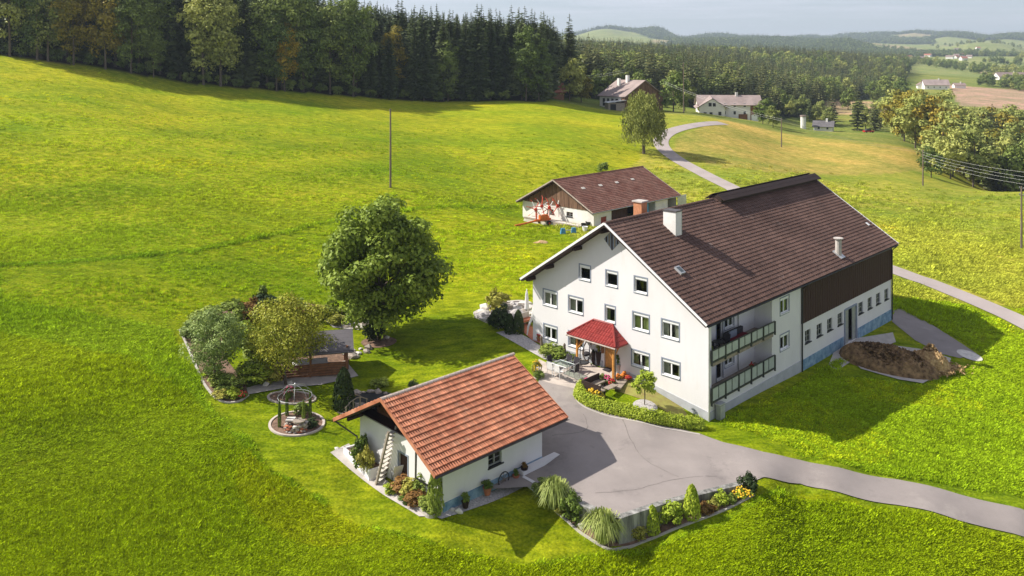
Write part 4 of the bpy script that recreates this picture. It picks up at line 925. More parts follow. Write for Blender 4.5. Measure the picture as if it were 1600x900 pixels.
# broadleaf wood at the right
for row, (Y, n_) in enumerate(((222,11),(236,15),(252,18),(272,20),(300,22),(340,26))):
    for i in range(n_):
        lo = (1478, 1462, 1430, 1412, 1398, 1388)[row]; px = lo+(1790-lo)*(i+R_.random())/n_
        s = R_.uniform(1.05,1.5)*(1 if row > 1 else .85)
        k = 'spruce' if (R_.random() < .12) else R_.choice(['broad_pale','broad_pale','broad_dark','broad_yellow'] if row > 0 else ['broad_pale','broad_dark'])
        if k == 'spruce': s *= .8
        small_tree(px, Y+R_.uniform(-6,6), k, s, 'leafy tree in the pale broadleaf wood at the right edge', 'trees of the pale wood at the right')
small_tree(1455, 205, 'broad_dark', .6, 'low bushy tree at the left foot of the pale wood')

# middle forest: the nearest as trees of their own, the rest one mass of instances
def scatter(name, P, protos, S_, RZ_, C_=None, **k):
    """one object that sets copies of small meshes on points"""
    P = np.asarray(P, np.float32); n = len(P); me = bpy.data.meshes.new(name); me.vertices.add(n); me.vertices.foreach_set('co', P.reshape(-1))
    a = me.attributes.new('scl','FLOAT_VECTOR','POINT'); S_ = np.asarray(S_, np.float32); S_ = np.repeat(S_[:,None], 3, 1) if S_.ndim == 1 else S_; a.data.foreach_set('vector', S_.reshape(-1))
    a = me.attributes.new('rot','FLOAT_VECTOR','POINT'); rr = np.zeros((n,3), np.float32); rr[:,2] = RZ_; a.data.foreach_set('vector', rr.reshape(-1))
    a = me.attributes.new('pick','INT','POINT'); a.data.foreach_set('value', rng.integers(0, len(protos), n).astype(np.int32))
    if C_ is not None: a = me.attributes.new('tint','FLOAT_COLOR','POINT'); a.data.foreach_set('color', np.concatenate([C_, np.ones((n,1))], 1).astype(np.float32).reshape(-1))
    o = obj(name, me, kind='stuff', **k); g = bpy.data.node_groups.new(name, 'GeometryNodeTree')
    g.interface.new_socket('Geometry', in_out='INPUT', socket_type='NodeSocketGeometry'); g.interface.new_socket('Geometry', in_out='OUTPUT', socket_type='NodeSocketGeometry')
    N = g.nodes.new; i_ = N('NodeGroupInput'); o_ = N('NodeGroupOutput'); ip = N('GeometryNodeInstanceOnPoints'); gi = N('GeometryNodeGeometryToInstance'); Lk = g.links.new
    for pm in reversed(protos):
        po = bpy.data.objects.new('proto', pm); oi = N('GeometryNodeObjectInfo'); oi.inputs['Object'].default_value = po; oi.inputs['As Instance'].default_value = True; Lk(oi.outputs['Geometry'], gi.inputs[0])
    def attr(nm, ty):
        q = N('GeometryNodeInputNamedAttribute'); q.data_type = ty; q.inputs[0].default_value = nm; return next(s for s in q.outputs if s.enabled)
    e2r = N('FunctionNodeEulerToRotation'); Lk(attr('rot','FLOAT_VECTOR'), e2r.inputs[0])
    Lk(i_.outputs[0], ip.inputs['Points']); Lk(gi.outputs[0], ip.inputs['Instance']); ip.inputs['Pick Instance'].default_value = True; Lk(attr('pick','INT'), ip.inputs['Instance Index'])
    Lk(e2r.outputs[0], ip.inputs['Rotation']); Lk(attr('scl','FLOAT_VECTOR'), ip.inputs['Scale']); Lk(ip.outputs[0], o_.inputs[0])
    m = o.modifiers.new('scatter', 'NODES'); m.node_group = g; return o
r = np.random.default_rng(3); pts = []; Y = 262.
while Y < 1450:
    dx = max(4.4, Y*.0078); x = (835-800)/F*Y
    while x < 620/F*Y:
        xx = x+r.uniform(-.45,.45)*dx; yy = Y+r.uniform(-.45,.45)*dx*1.15; px = 800+F*xx/yy; x += dx
        if yy > np.interp(px, [835,900,960,1050,1190,1280,1290,1400,1420], [270,300,325,330,365,430,520,650,900]): pts.append((xx, yy))
    Y += dx*1.15
pts = np.array(pts); pts = pts[np.argsort(pts[:,1])]; print('mid forest', len(pts))
near = 150
for i, (x, y) in enumerate(pts[:near]):
    k = 'spruce' if R_.random() < .72 else R_.choice(['broad_pale','broad_dark']); s = R_.uniform(.75,1.15)*(1 if k == 'spruce' else .95)
    t = tree('spruce_tree' if k == 'spruce' else 'broadleaf_tree', 'spruce at the near edge of the middle forest behind the farms' if k == 'spruce' else 'leafy tree at the near edge of the middle forest behind the farms', 'tree', (x,y,float(T(x,y))), R_.choice(MS+MD) if k == 'spruce' else R_.choice(MBD[k]), MT, s, R_.uniform(0,6.28), 'spruces at the edge of the middle forest' if k == 'spruce' else 'leafy trees at the edge of the middle forest')
rest = pts[near:]; sc = r.uniform(.60,1.12,len(rest))*np.clip(rest[:,1]/900, .92, 1.1); isb = (r.random(len(rest)) < .12) | (fbm(rest[:,0]/28, rest[:,1]/45, 50, 3) > .62)
for nm, mk_, pr_, k_ in (('conifer_forest', ~isb, MS+MD, 1.0), ('broadleaf_forest', isb, MBD['broad_pale'][:1]+MBD['broad_dark'][:1], 1.15)):
    q = rest[mk_]; scatter(nm, np.c_[q, T(q[:,0], q[:,1])-.5], pr_, sc[mk_]*k_, r.uniform(0,6.28,len(q)), label='mass of dark conifers covering the ridge behind the farms' if mk_[0] == (~isb)[0] and nm[0] == 'c' else 'leafy trees mixed through the conifer ridge behind the farms', cat='forest')
q = []
for i in range(5200):
    x = r.uniform(-150, 14); Y = edgeY(800+F*x/215)+r.uniform(38, 150); q.append((x, Y))
q = np.array(q); q = q[(q[:,0] > -150)]; q = q[::2]
scatter('deep_wood', np.c_[q, T(q[:,0], q[:,1])-.3], SP[:2]+MD[:1], r.uniform(.7,.95,len(q)), r.uniform(0,6.28,len(q)), label='dense dark inner wood behind the front row of spruces above the meadow', cat='forest')
# far woods on the hills
LS = [crown_spruce('crown', 18, 4.0, 95+i, 'spruce', levels=7, nb=6, seg=1, width=.8, z0=0) for i in range(2)]
LB = [crown_broad('crown', 5.5, 12, 0, 97+i, 9, 16, 3.0, 'broad_dark') for i in range(2)]
n = 110000; Y = np.exp(r.uniform(math.log(1000), math.log(8500), n)); px = r.uniform(560, 1750, n); x = (px-800)/F*Y
f = fbm(x/260, Y/520, 33, 3); fo = ((f > -.25) | ((Y > 2700) & (f > -.42))) & ((Y > 1900) | (px < 1380)) & ((px < 1330) | (f > .15) | (Y > 3600)); q = np.where(fo)[0]
print('far', len(q)); zz = T(x[q], Y[q]); s = r.uniform(.8,1.2,len(q))*np.clip(Y[q]/2600, .8, 1.7)
scatter('far_woods', np.c_[x[q], Y[q], zz-1], LS+LB, np.c_[s*1.25, s*1.25, s], r.uniform(0,6.28,len(q)), label='bluish woods covering the hills on the horizon', cat='forest')
# hedgerow trees through the valley
n = 1500; Y = np.exp(r.uniform(math.log(640), math.log(3200), n)); px = r.uniform(1380, 1720, n); x = (px-800)/F*Y; g = fbm(x/70, Y/160, 61, 2); q = np.where((g > .25) & ~((Y < 800) & (px < 1500) & (Y > 560)))[0]
scatter('valley_trees', np.c_[x[q], Y[q], T(x[q],Y[q])-.5], MBD['broad_pale'][:1]+MBD['broad_dark'], r.uniform(.6,1.15,len(q)), r.uniform(0,6.28,len(q)), label='loose trees and hedgerows scattered through the far valley', cat='trees')

# grass tufts of the meadow, tinted like the ground they grow from
m, t, b, L = nodes('grass_blades'); a = t.nodes.new('ShaderNodeAttribute'); a.attribute_type = 'INSTANCER'; a.attribute_name = 'tint'; g_ = t.nodes.new('ShaderNodeNewGeometry'); mr = t.nodes.new('ShaderNodeMapRange'); mr.inputs[3].default_value = .75; mr.inputs[4].default_value = 1.45
L(g_.outputs['Random Per Island'], mr.inputs[0]); hs = t.nodes.new('ShaderNodeHueSaturation'); L(a.outputs[0], hs.inputs['Color']); L(mr.outputs[0], hs.inputs['Value']); L(hs.outputs[0], b.inputs['Base Color']); b.inputs['Roughness'].default_value = .7; b.inputs['Specular IOR Level'].default_value = .04
tr = t.nodes.new('ShaderNodeBsdfTranslucent'); L(hs.outputs[0], tr.inputs[0]); ms = t.nodes.new('ShaderNodeMixShader'); ms.inputs[0].default_value = .3; L(b.outputs[0], ms.inputs[1]); L(tr.outputs[0], ms.inputs[2]); L(ms.outputs[0], t.nodes['Material Output'].inputs[0]); MAT['grass_blades'] = m
def tuft(seed, n=26, R=.33, h=.24):
    r = np.random.default_rng(seed); Q = []
    for i in range(n):
        p = np.array([*(r.normal(0,R*.5,2)), -.02]); a = r.uniform(0,6.28); d = np.array([math.cos(a), math.sin(a), 0]); s = np.array([-d[1], d[0], 0])*r.uniform(.012,.03); hh = h*r.uniform(.5,1.2); l = hh*r.uniform(.2,.9)
        Q.append([p-s, p+s, p+d*l*.4+[0,0,hh*.7]+s*.8, p+d*l+[0,0,hh]])
    return qmesh('tuft', np.array(Q), 'grass_blades')
TF = [tuft(i) for i in range(4)]
n = 230000; py = r.uniform(255, 935, n)**1.0; px = r.uniform(-60, 1660, n); Y = F*25/(py-100); x = (px-800)/F*Y
dens = np.ones(n); w_ = .35*fbm(x/.9, Y/.9, 41, 2); lawn = inside(x+w_, Y+w_, LAWN); up = inside(x, Y, UPPER); bad = lawn | (r.random(n) > (190-Y)/100) 
for P in (YARD, back and wpoly([(1150,690),(1250,712),(1400,745),(1700,822),(1740,885),(1600,850),(1400,800),(1190,755)]), [tuple(FH.w(a,b)[:2]) for a,b in ((-2,-1),(35,-1),(35,17.5),(-2,17.5))], [tuple(FS.w(a,b)[:2]) for a,b in ((-1,-.3),(21,-.3),(21,14),(-1,14))], wpoly([(1300,590),(1340,535),(1400,480),(1540,553),(1490,590),(1440,605),(1340,592)])): bad |= inside(x, Y, P)
bx_, by_ = np.array([p[0] for p in back]), np.array([p[1] for p in back])
cs = spline([Vector((a,b,0)) for a,b in back], 10); cs = np.array([(c.x, c.y) for c in cs]); dd = np.min([np.hypot(x-c[0], Y-c[1]) for c in cs], 0); bad |= dd < 2.6
short = inside(x, Y, SHORT); bad |= (fbm(x/.8, Y/.8, 90, 3) < -1.15) & (Y < 60); k = ~bad & ((~short) | (r.random(n) < .35)); x, Y = x[k], Y[k]; short = short[k] | up[k]; up = up[k]
cl = ground_colour(x, Y)*[.98,1,.8]*r.uniform(1.1,2.25,(len(x),1))*np.where(up, .88, 1)[:,None]; yel = fbm(x/7, Y/7, 77, 3) > .55; cl[yel & (r.random(len(x)) < .4)] *= [1.45,1.2,1.0]; cl[(Y > 88) & (x > 2)] *= .74
tall = np.clip(.75+.55*fbm(x/2.6, Y/2.6, 78, 3), .35, 1.2)
sc = np.where(up, .5, np.where(short, .55, .85))*r.uniform(.7,1.25,len(x))*np.clip(Y/55, .85, 1.9)*np.where(r.random(len(x)) < .015, 1.4, 1)*np.where(r.random(len(x)) < .3, .6, 1)
print('tufts', len(x)); scatter('meadow_grass', np.c_[x, Y, T(x,Y)], TF, np.c_[sc, sc, sc*tall], r.uniform(0,6.28,len(x)), cl, label='long uneven meadow grass with yellow flowering patches', cat='grass')
# ------------------------------------------------------------------ garden plants and small things round the farm
HB = [crown_broad('foliage', .5, 1.0, 0, 200+i, 26, 34, .13, 'shrub', brad=.36) for i in range(3)]
def bushmesh(mat, seed, blobs=30, per=40, size=.10, brad=.32, low=0): return crown_broad('foliage', .5, 1.0, 0, seed, blobs, per, size, mat, brad=brad, low=low)
BM = {}
def bush(px, py, w, h, label, mat='shrub', size=.12, seed=None, name='shrub', group=None, p=None, d=None, cat='shrub', sink=.05):
    s_ = seed if seed is not None else (int(px)%3); k = (mat, s_, size)
    if k not in BM: BM[k] = bushmesh(mat, 300+s_, size=size)
    p = at(px, py) if p is None else p
    o = obj(name, BM[k], None, (p[0], p[1], p[2]-sink), label=label, cat=cat, group=group); o.scale = (w*1.3, (d or w)*1.3, h*1.15); o.rotation_euler.z = random.uniform(0,6.28); return o
CONE = {}
def conecrown(mat, seed, fat=.5):
    r = np.random.default_rng(seed); n = 1500; u = r.random(n)**.8; a = r.uniform(0,6.28,n); rad = fat*np.sqrt(np.clip(1-u**1.8,0,1))*r.uniform(.8,1.08,n)*np.clip(.75+u*2,0,1)
    d = np.c_[np.cos(a), np.sin(a), np.full(n,.3)]; return qmesh('foliage', leaf_quads(np.c_[np.cos(a)*rad, np.sin(a)*rad, u], d, .12, r), mat)
def conifer(px, py, w, h, label, mat='conifer_dark', p=None, group=None):
    if mat not in CONE: CONE[mat] = conecrown(mat, 5)
    p = at(px, py) if p is None else p; o = obj('conifer', CONE[mat], None, (p[0],p[1],p[2]-.05), label=label, cat='conifer', group=group); o.scale = (w, w, h); o.rotation_euler.z = random.uniform(0,6); return o
def rock(parent, x, y, z, s, seed, mat='stone', name='stone'):
    q = random.Random(seed); return MB().blob(x, y, z+s*.2, s*q.uniform(.8,1.3), s*q.uniform(.6,1), s*q.uniform(.45,.8), seed, .3, sub=1).build(name, mat, parent)
def pot(px, py, label, r=.22, h=.35, mat='terracotta', plant='shrub', pw=.5, ph=.5, p=None, flower=None):
    p = at(px, py) if p is None else Vector(p); t = thing('potted_plant', label, 'plant pot', p)
    MB().lathe(0,0,[(r*.65,0),(r,h),(r*1.08,h),(r*1.08,h+.03),(r*.9,h+.03),(r*.9,h-.05)],12).build('pot', mat, t)
    k = (plant, 1, .12)
    if k not in BM: BM[k] = bushmesh(plant, 301, size=.12)
    o = obj('foliage', BM[k], t, (0,0,h-.08)); o.scale = (pw,pw,ph)
    if flower:
        q = random.Random(int(px)); mb = MB()
        for i in range(14): a = q.uniform(0,6.28); rr = pw*.45*math.sqrt(q.random()); mb.blob(rr*math.cos(a), rr*math.sin(a), h+ph*.75+q.uniform(-.1,.1), .07,.07,.05, i, .1, sub=1)
        mb.build('flowers', flower, t, kind='stuff')
    return t
def flowers(px, py, w, h, label, fl, mat='shrub', n=26, cat='flower bush'):
    p = at(px, py); t = thing('flower_bush', label, cat, p); k = (mat, 2, .12)
    if k not in BM: BM[k] = bushmesh(mat, 302, size=.12)
    o = obj('foliage', BM[k], t, (0,0,-.05)); o.scale = (w,w,h); q = random.Random(int(px*7+py)); mb = MB()
    for i in range(n): a = q.uniform(0,6.28); rr = .5*w*math.sqrt(q.random()); mb.blob(rr*math.cos(a), rr*math.sin(a), h*(.98-.5*(rr/(.5*w))**2)+q.uniform(-.04,.04), .06,.06,.05, i, .1, sub=1)
    mb.build('flowers', fl, t, kind='stuff'); return t

# hedge round the small front lawn
hp = [tuple(at(*p)[:2]) for p in [(909,610),(907,622),(922,633),(945,641),(975,648),(1010,656),(1050,664),(1092,669)]]
c = spline([Vector((x,y,0)) for x,y in hp], 14); Q = []; r = np.random.default_rng(17)
for i, p in enumerate(c):
    z = float(T(p.x,p.y)); k = 230; d = unit(r.normal(0,1,(k,3))); d[:,2] = np.abs(d[:,2]); rad = r.uniform(.8,1.08,(k,1)); hh = .58+.10*math.sin(i*1.3)+.06*math.sin(i*2.9)
    P = np.array([p.x,p.y,z+.12])+d*rad*[.46,.46,hh]; Q.append(leaf_quads(P, d, .12, r)); P2 = P[::3].copy(); P2[:,2] = z+r.uniform(0,.3,len(P2)); Q.append(leaf_quads(P2, d[::3], .12, r))
obj('hedge', qmesh('hedge', np.concatenate(Q), 'hedge'), None, label='low bright green hedge curving round the lawn in front of the farmhouse', cat='hedge')
curb('kerb', [tuple(at(*p)[:2]) for p in [(901,608),(899,622),(912,636),(940,648),(975,656),(1020,666),(1060,674),(1094,680)]], h=.07, kind='structure')
# ball tree on its gravel disc
p = at(1007,633); t = thing('ball_tree', 'small ball-shaped tree on a gravel disc in front of the farmhouse', 'tree', p)
MB().tube([(0,0,-.1),(.03,0,.7),(0,0,1.4)], .04, 6).build('trunk', 'bark', t)
k = bushmesh('hedge', 333, 44, 60, .09, .26); o = obj('crown', k, t, (0,0,.75)); o.scale = (1.9,1.9,1.6)
def disc(name, px, py, rx, ry, mat, dz=.04, **k):
    p = at(px, py); return sheet(name, [(p.x+rx*math.cos(a), p.y+ry*math.sin(a)) for a in [i*math.pi/12 for i in range(24)]], mat, dz, .5, **k)
disc('gravel_disc', 1008, 634, .85, .8, 'gravel', .05, kind='structure')
# long retaining wall planting
curb('kerb', [tuple(at(*p)[:2]) for p in [(868,799),(890,818),(915,838),(950,858),(978,856),(1010,845),(1075,819),(1130,798),(1178,774)]], h=.06, kind='structure')
sheet('bed', wpoly([(868,797),(905,795),(960,842),(1040,812),(1100,790),(1158,770),(1176,772),(1130,796),(1075,817),(1010,843),(978,854),(950,856),(915,836),(890,816)]), 'soil', .04, .5, kind='structure')
for px, py, w, h, l in ((866,792,2.6,1.75,'big tall ornamental grass at the lower corner of the garage path'),(942,846,2.5,1.85,'big ornamental grass arching over the corner of the retaining wall')):
    p = at(px, py); o = obj('ornamental_grass', grassy('blades', w*.5, h, int(px), 'reed', 620, .03), None, p, label=l, cat='ornamental grass')
for px, py in ((846,776),): bush(px, py, 1.0, .9, 'dark bush between the white wall stub and the tall grass', 'shrub')
bush(893,814,1.1,1.5,'rounded green bush between the two tall ornamental grasses','shrub_yellow' if False else 'shrub')
bush(878,802,.8,.5,'low pale yellow ground plant beside the tall grass', 'shrub_yellow')
o = thing('garden_stone', 'pale upright stone in the bed at the short concrete wall', 'stone', at(911,822)); rock(o,0,0,0,.38,3,'stone_pale')
conifer(1019,832,.85,1.5,'small clipped column bush at the retaining wall, nearest the tall grass','hedge')
bush(996,843,.95,.85,'round yellowish dwarf bush at the foot of the retaining wall','shrub_yellow')
bush(1051,821,1.1,1.25,'loose light green bush against the middle of the retaining wall','hedge')
conifer(1081,809,.95,1.85,'taller clipped column bush against the retaining wall','hedge')
bush(1103,802,.8,.6,'dark reddish low bush by the retaining wall','rusty'); bush(1115,795,.6,.6,'small yellow-green bush right of the reddish one at the wall','shrub_yellow'); bush(1128,790,.75,.8,'small green bush beside the far part of the retaining wall','hedge'); bush(1142,785,.6,.5,'little dark bush near the end of the retaining wall','shrub')
bush(1169,768,.95,1.0,'round dark bush at the far end of the retaining wall','conifer_dark')
flowers(1158,775,1.3,.45,'patch of yellow flowers at the far end of the retaining wall','yellow_flower','hedge',60); bush(1150,778,.5,.35,'small rust-coloured plant left of the yellow flowers','rusty')
# items on the patio
def P_(px, py, dz=0.02): return at(px, py, .06+dz)
p = P_(880,585); tb = thing('garden_table', 'glass-topped white garden table on the patio', 'table', p, HA)
tb.scale = (.62,.62,1)
MB().box(-.75,.75,-1.1,1.1,.70,.73).build('table_top', 'glass_table', tb); mb = MB()
for a, b in (((-.78,-1.12),(.78,-1.12)),((.78,-1.12),(.78,1.12)),((.78,1.12),(-.78,1.12)),((-.78,1.12),(-.78,-1.12))): mb.tube([(*a,.71),(*b,.71)], .035, 5)
mb.build('rim', 'white_paint', tb, kind='stuff')
for sx in (-1,1):
    for sy_ in (-1,1): MB().tube([(sx*.68,sy_*1.0,.69),(sx*.75,sy_*1.05,0)], .03, 5).build('leg', 'white_paint', tb)
def chair(loc, rz, label, frame='white_paint', seat='cloth_dark'):
    t = thing('garden_chair', label, 'chair', loc, rz)
    MB().box(-.24,.24,-.24,.24,.42,.46).build('seat', seat, t); MB(lambda x,y,z:(x, y-.10*(z-.45), z)).box(-.24,.24,-.27,-.23,.47,1.02).build('backrest', seat, t)
    for sx in (-1,1):
        MB().tube([(sx*.26,.22,.64),(sx*.26,.26,0)], .02, 5).build('leg', frame, t); MB().tube([(sx*.26,-.34,1.02),(sx*.26,-.24,.45),(sx*.26,-.3,0)], .02, 5).build('leg', frame, t); MB().box(sx*.26-.03,sx*.26+.03,-.26,.24,.63,.66).build('armrest', frame, t)
    return t
for dx, dy, a, l, s_ in ((-1.15,.55,-90,'white framed garden chair at the left far side of the glass table','cloth_white'),(-1.15,-.5,-90,'white framed garden chair at the left near side of the glass table','cloth_white'),(1.2,.55,90,'dark garden chair right of the glass table, farther from the yard','cloth_dark'),(1.2,-.5,90,'dark garden chair right of the glass table, nearer the yard','cloth_dark'),(0,-1.55,0,'dark garden chair at the near end of the glass table','cloth_dark'),(0,1.6,180,'garden chair behind the glass table, by the shrubs','cloth_dark')):
    v = Matrix.Rotation(HA,3,'Z')@Vector((dx*.72,dy*.68,0)); q = p+v; chair((q.x,q.y,q.z), HA+RAD(a), l, 'white_paint' if dx < 0 else 'metal_grey', s_)
p = P_(918,570); t = thing('egg_chair', 'wicker egg chair with dark cushions hanging beside the porch', 'chair', p, HA)
mb = MB(); mb.tube([(.5*math.cos(a)*1.0,0,1.0+.75*math.sin(a)) for a in [i*math.pi/8 for i in range(17)]], .05, 6); mb.build('hoop', 'grey_wood', t)
mb = MB(lambda x,y,z:(x,y,z)); n_ = 10
for i in range(n_):
    a = math.pi*(i+.5)/n_; mb.tube([(.5*math.cos(a)*1.0*math.cos(b),.42*math.sin(b),1.0-.72*math.sin(a)*abs(math.cos(b))) for b in [j*math.pi/8 for j in range(5)]], .015, 4)
mb.build('wicker', 'grey_wood', t, kind='stuff'); MB().blob(0,.15,.72,.4,.3,.16,3,.1).build('cushion', 'cloth_dark', t); MB().tube([(0,.2,1.75),(0,.7,1.95),(0,.75,0)], .04, 6).build('stand', 'metal_dark', t); MB().cyl(0,.5,0,.04,.5,12).build('base', 'metal_dark', t)
pot(936,571,'tall dark square planter with a pale flower ball beside the front door',.26,1.0,'eave_brown','shrub_yellow',.6,.6,p=P_(936,571))
pot(931,570,'slim dark planter standing left of the flower ball planter',.15,.9,'eave_brown','conifer_dark',.25,.3,p=P_(927,570))
pot(966,583,'dark urn with spiky leaves at the right porch post',.28,.6,'metal_grey','shrub',.55,.8,p=P_(966,583)); pot(973,584,'dark tall pot next to the urn at the right porch post',.22,.6,'metal_dark','conifer_dark',.3,.2,p=P_(974,583))
MB().box(-.45,.45,-.28,.28,0,.02).build('doormat','cloth_dark',None,loc=P_(951,578),label='dark doormat in front of the front door',cat='doormat').rotation_euler.z = HA
MB().box(-.10,.10,-.08,.08,1.6,2.5).build('wall_ornament','brown_wood',None,loc=tuple(FH.w(-.1,HWD-7.3,.0)),label='brown wooden ornament on the wall beside the front door',cat='ornament')
# corner bench with flower tubs
p = P_(930,610); bn = thing('corner_bench', 'dark L-shaped garden bench at the hedge end of the patio', 'bench', p, HA)
for nm, b in (('seat',(-1.0,.9,-.25,.3,.36,.44)),('backrest',(-1.0,.9,.30,.38,.36,.85)),('seat',(-1.0,-.45,-1.3,-.25,.36,.44)),('backrest',(-1.1,-1.0,-1.3,.38,.36,.85))): MB().box(*b).build(nm, 'grey_wood' if nm == 'seat' else 'eave_brown', bn)
for x, y in ((-.95,-1.25),(-.5,-1.25),(.85,-.2),(.85,.25),(-.95,.25)): MB().box(x-.04,x+.04,y-.04,y+.04,0,.36).build('leg','eave_brown',bn)
MB().box(-.2,.9,-1.1,-.6,.38,.42).build('low_table','grey_wood',None,loc=tuple(p+Vector((.2,-.2,0))),label='low wooden plank table in front of the corner bench',cat='table').rotation_euler.z = HA
for px, py, w, h, l, f in ((917,603,.6,.55,'tub of pink flowers behind the left end of the corner bench','pink'),(948,600,.75,.65,'tub of deep pink flowers right of the corner bench','pink'),(956,603,.6,.5,'tub of pale pink and red flowers beside the deep pink ones','red_flower'),(966,594,.5,.45,'brown leaved flower tub by the pumpkins','orange_flower'),(982,595,.5,.35,'red flower cushion at the foot of the downpipe','red_flower')): flowers(px, py, w, h, l, f, 'shrub', 46)
pk = thing('pumpkin_pile', 'pile of orange pumpkins on a board near the porch', 'pumpkins', P_(972,592))
for i, (x, y, z, s) in enumerate(((0,0,.1,.19),(.35,.05,.1,.16),(.15,.25,.1,.18),(.18,.08,.33,.15))): MB().blob(x,y,z+.04,s,s,s*.75,i,.06).build('pumpkin','orange_flower',pk,smooth=True)
MB().box(-1.3,1.0,-.35,.35,0,.08).build('wooden_board','grey_wood',None,loc=tuple(P_(970,600)),label='long low wooden board edging the pumpkins and the lawn',cat='board').rotation_euler.z = HA+.35
bush(940,600,.5,.7,'small green bush behind the corner bench','shrub')
for px, py, l in ((924,627,'left cluster of pale yellow flowers inside the hedge'),(934,630,'right cluster of pale yellow flowers inside the hedge')): flowers(px, py-2, .9, .8, l, 'yellow_flower', 'shrub_yellow', 34)
flowers(838,588,.8,1.3,'yellow-leaved plant at the corner of the patio and the lawn','yellow_flower','shrub_yellow',20)
bush(842,592,.7,.6,'dark green bush in front of the yellow-leaved plant','shrub')
for px, py, w, h, l in ((858,557,1.6,.95,'left of two dark green bushes between the carved posts'),(872,560,1.5,.9,'right of two dark green bushes between the carved posts'),(890,566,1.1,.6,'low dark shrub under the window left of the porch')): bush(px, py, w, h, l, 'shrub')
for px, py, h, l in ((846,553,1.45,'dark weathered post standing alone near the house corner'),(882,559,1.15,'dark weathered post beside the shrubs and the glass table')): MB().lathe(0,0,[(.12,-.2),(.12,.2),(.09,.4),(.13,.7),(.09,1.0),(.11,1.2),(.02,1.35)],8).build('wooden_post','pole_wood',None,loc=tuple(at(px,py)),label=l,cat='post').scale.z = h/1.35
# cabinet at the house corner
q = FH.w(.95,-.35,-.9); cb = thing('utility_cabinet','small grey utility cabinet at the shaded corner of the farmhouse','cabinet',tuple(q),HA); MB().box(-.32,.32,-.18,.18,-.3,1.0).build('body','metal_grey',cb); MB().box(-.36,.36,-.21,.21,1.0,1.06).build('lid','galvanised',cb); MB().box(-.28,.28,-.20,-.182,.05,.92).build('door','galvanised',cb)
# things on the balconies
b0 = FH.w(5.2,.7,3.13); sf = thing('sofa','dark red sofa with blue-grey cushions on the upper balcony','sofa',tuple(b0),HA)
MB().box(-1.2,1.2,-.35,.4,.0,.42).build('seat','cloth_red',sf); MB().box(-1.2,1.2,.2,.42,.42,.85).build('backrest','cloth_dark',sf); MB().box(-.9,.1,.1,.22,.42,.9).build('cushion','trim_blue',sf)
b0 = FH.w(2.4,.6,3.13); dt = thing('balcony_table','dark balcony table with chairs and plants on the upper balcony','table',tuple(b0),HA); MB().cyl(0,0,.68,.72,.45,12).build('table_top','metal_dark',dt); MB().cyl(0,0,0,.68,.05,6).build('leg','metal_dark',dt)
for i,x in enumerate((-.8,.8)): chair(tuple(FH.w(2.4+x,.6,3.13)), HA+RAD(-90 if x < 0 else 90), ('left','right')[i]+' dark chair at the round table on the upper balcony', 'metal_dark','cloth_dark')
pot(0,0,'plant pot on the floor of the upper balcony near the corner',.18,.3,'terracotta','shrub',.5,.6,p=tuple(FH.w(1.0,.4,3.13))); pot(0,0,'red flowering pot on the lower balcony rail end',.18,.3,'terracotta','shrub',.5,.5,p=tuple(FH.w(6.9,.4,.42)),flower='red_flower')
# terrace left of the house: rockery, conifers, parasol
rk = thing('rock_garden','oval rockery of grey and pink boulders left of the farmhouse','rock garden',at(790,500))
q = random.Random(4); o0 = at(790,500)
RP = wpoly([(742,490),(760,482),(790,474),(815,472),(830,478),(826,500),(808,510),(785,512),(765,505),(748,497)])
sheet('bed', RP, 'gravel', .05, .5, kind='structure'); curb('kerb', RP, closed=True, w=.3, h=.15, kind='structure')
k = 0
while k < 46:
    px, py = q.uniform(745,830), q.uniform(474,508); pp = at(px,py)
    if not inside(np.array(pp.x), np.array(pp.y), RP): continue
    v = pp-o0; rock(rk, v.x, v.y, v.z, q.uniform(.25,.7), k, q.choice(['stone','stone_pale','gravel'])); k += 1
for px, py, w, h, l, m_ in ((776,497,1.8,1.9,'round yellow-green shrub in the rockery','shrub_yellow'),(771,512,1.0,1.3,'dark bush at the left front of the rockery','conifer_dark'),(783,516,1.5,2.0,'large dark green bush in the middle of the rockery front','conifer_dark')): bush(px,py if py > 500 else 488,w,h,l,m_)
conifer(797,521,.95,1.7,'left of two dark cone-shaped conifers before the terrace'); conifer(810,521,1.0,2.0,'right of two dark cone-shaped conifers before the terrace')
p = at(823,500); t = thing('parasol','closed grey parasol on the terrace left of the farmhouse','parasol',p); MB().cyl(0,0,0,2.7,.03,6).build('pole','metal_grey',t); MB().lathe(0,0,[(.10,.85),(.22,1.0),(.16,1.8),(.12,2.3),(.02,2.75)],9).build('canopy','cloth_white',t); MB().cyl(0,0,0,.1,.3,10).build('base','concrete',t)
t = thing('sun_sail','grey folded sail hanging at the house corner above the terrace','sail',tuple(FH.w(.5,HWD+.3,2.0))); MB().tube([(0,0,1.4),(-.15,0,.6),(-.5,0,-.2),(-.6,0,-.9)], .16, 7, r2=.05).build('sail','cloth_white',t); MB().tube([(-.1,0,-1.9),(0,0,1.6)], .04, 6).build('pole','metal_dark',t)
t = thing('garden_bench','orange cushioned bench on the red terrace beside the house wall','bench',tuple(at(822,508,.1)),HA); MB().box(-.7,.7,-.3,.3,.3,.45).build('seat','terracotta',t); MB().box(-.7,.7,.3,.4,.45,.9).build('backrest','concrete',t)
for x in (-.6,.6): MB().box(x-.05,x+.05,-.25,.3,0,.3).build('leg','eave_brown',t)
pot(848,540,'small pot of red flowers at the left corner of the gable wall',.2,.25,'terracotta','shrub',.4,.3,p=at(842,535,.1),flower='red_flower')

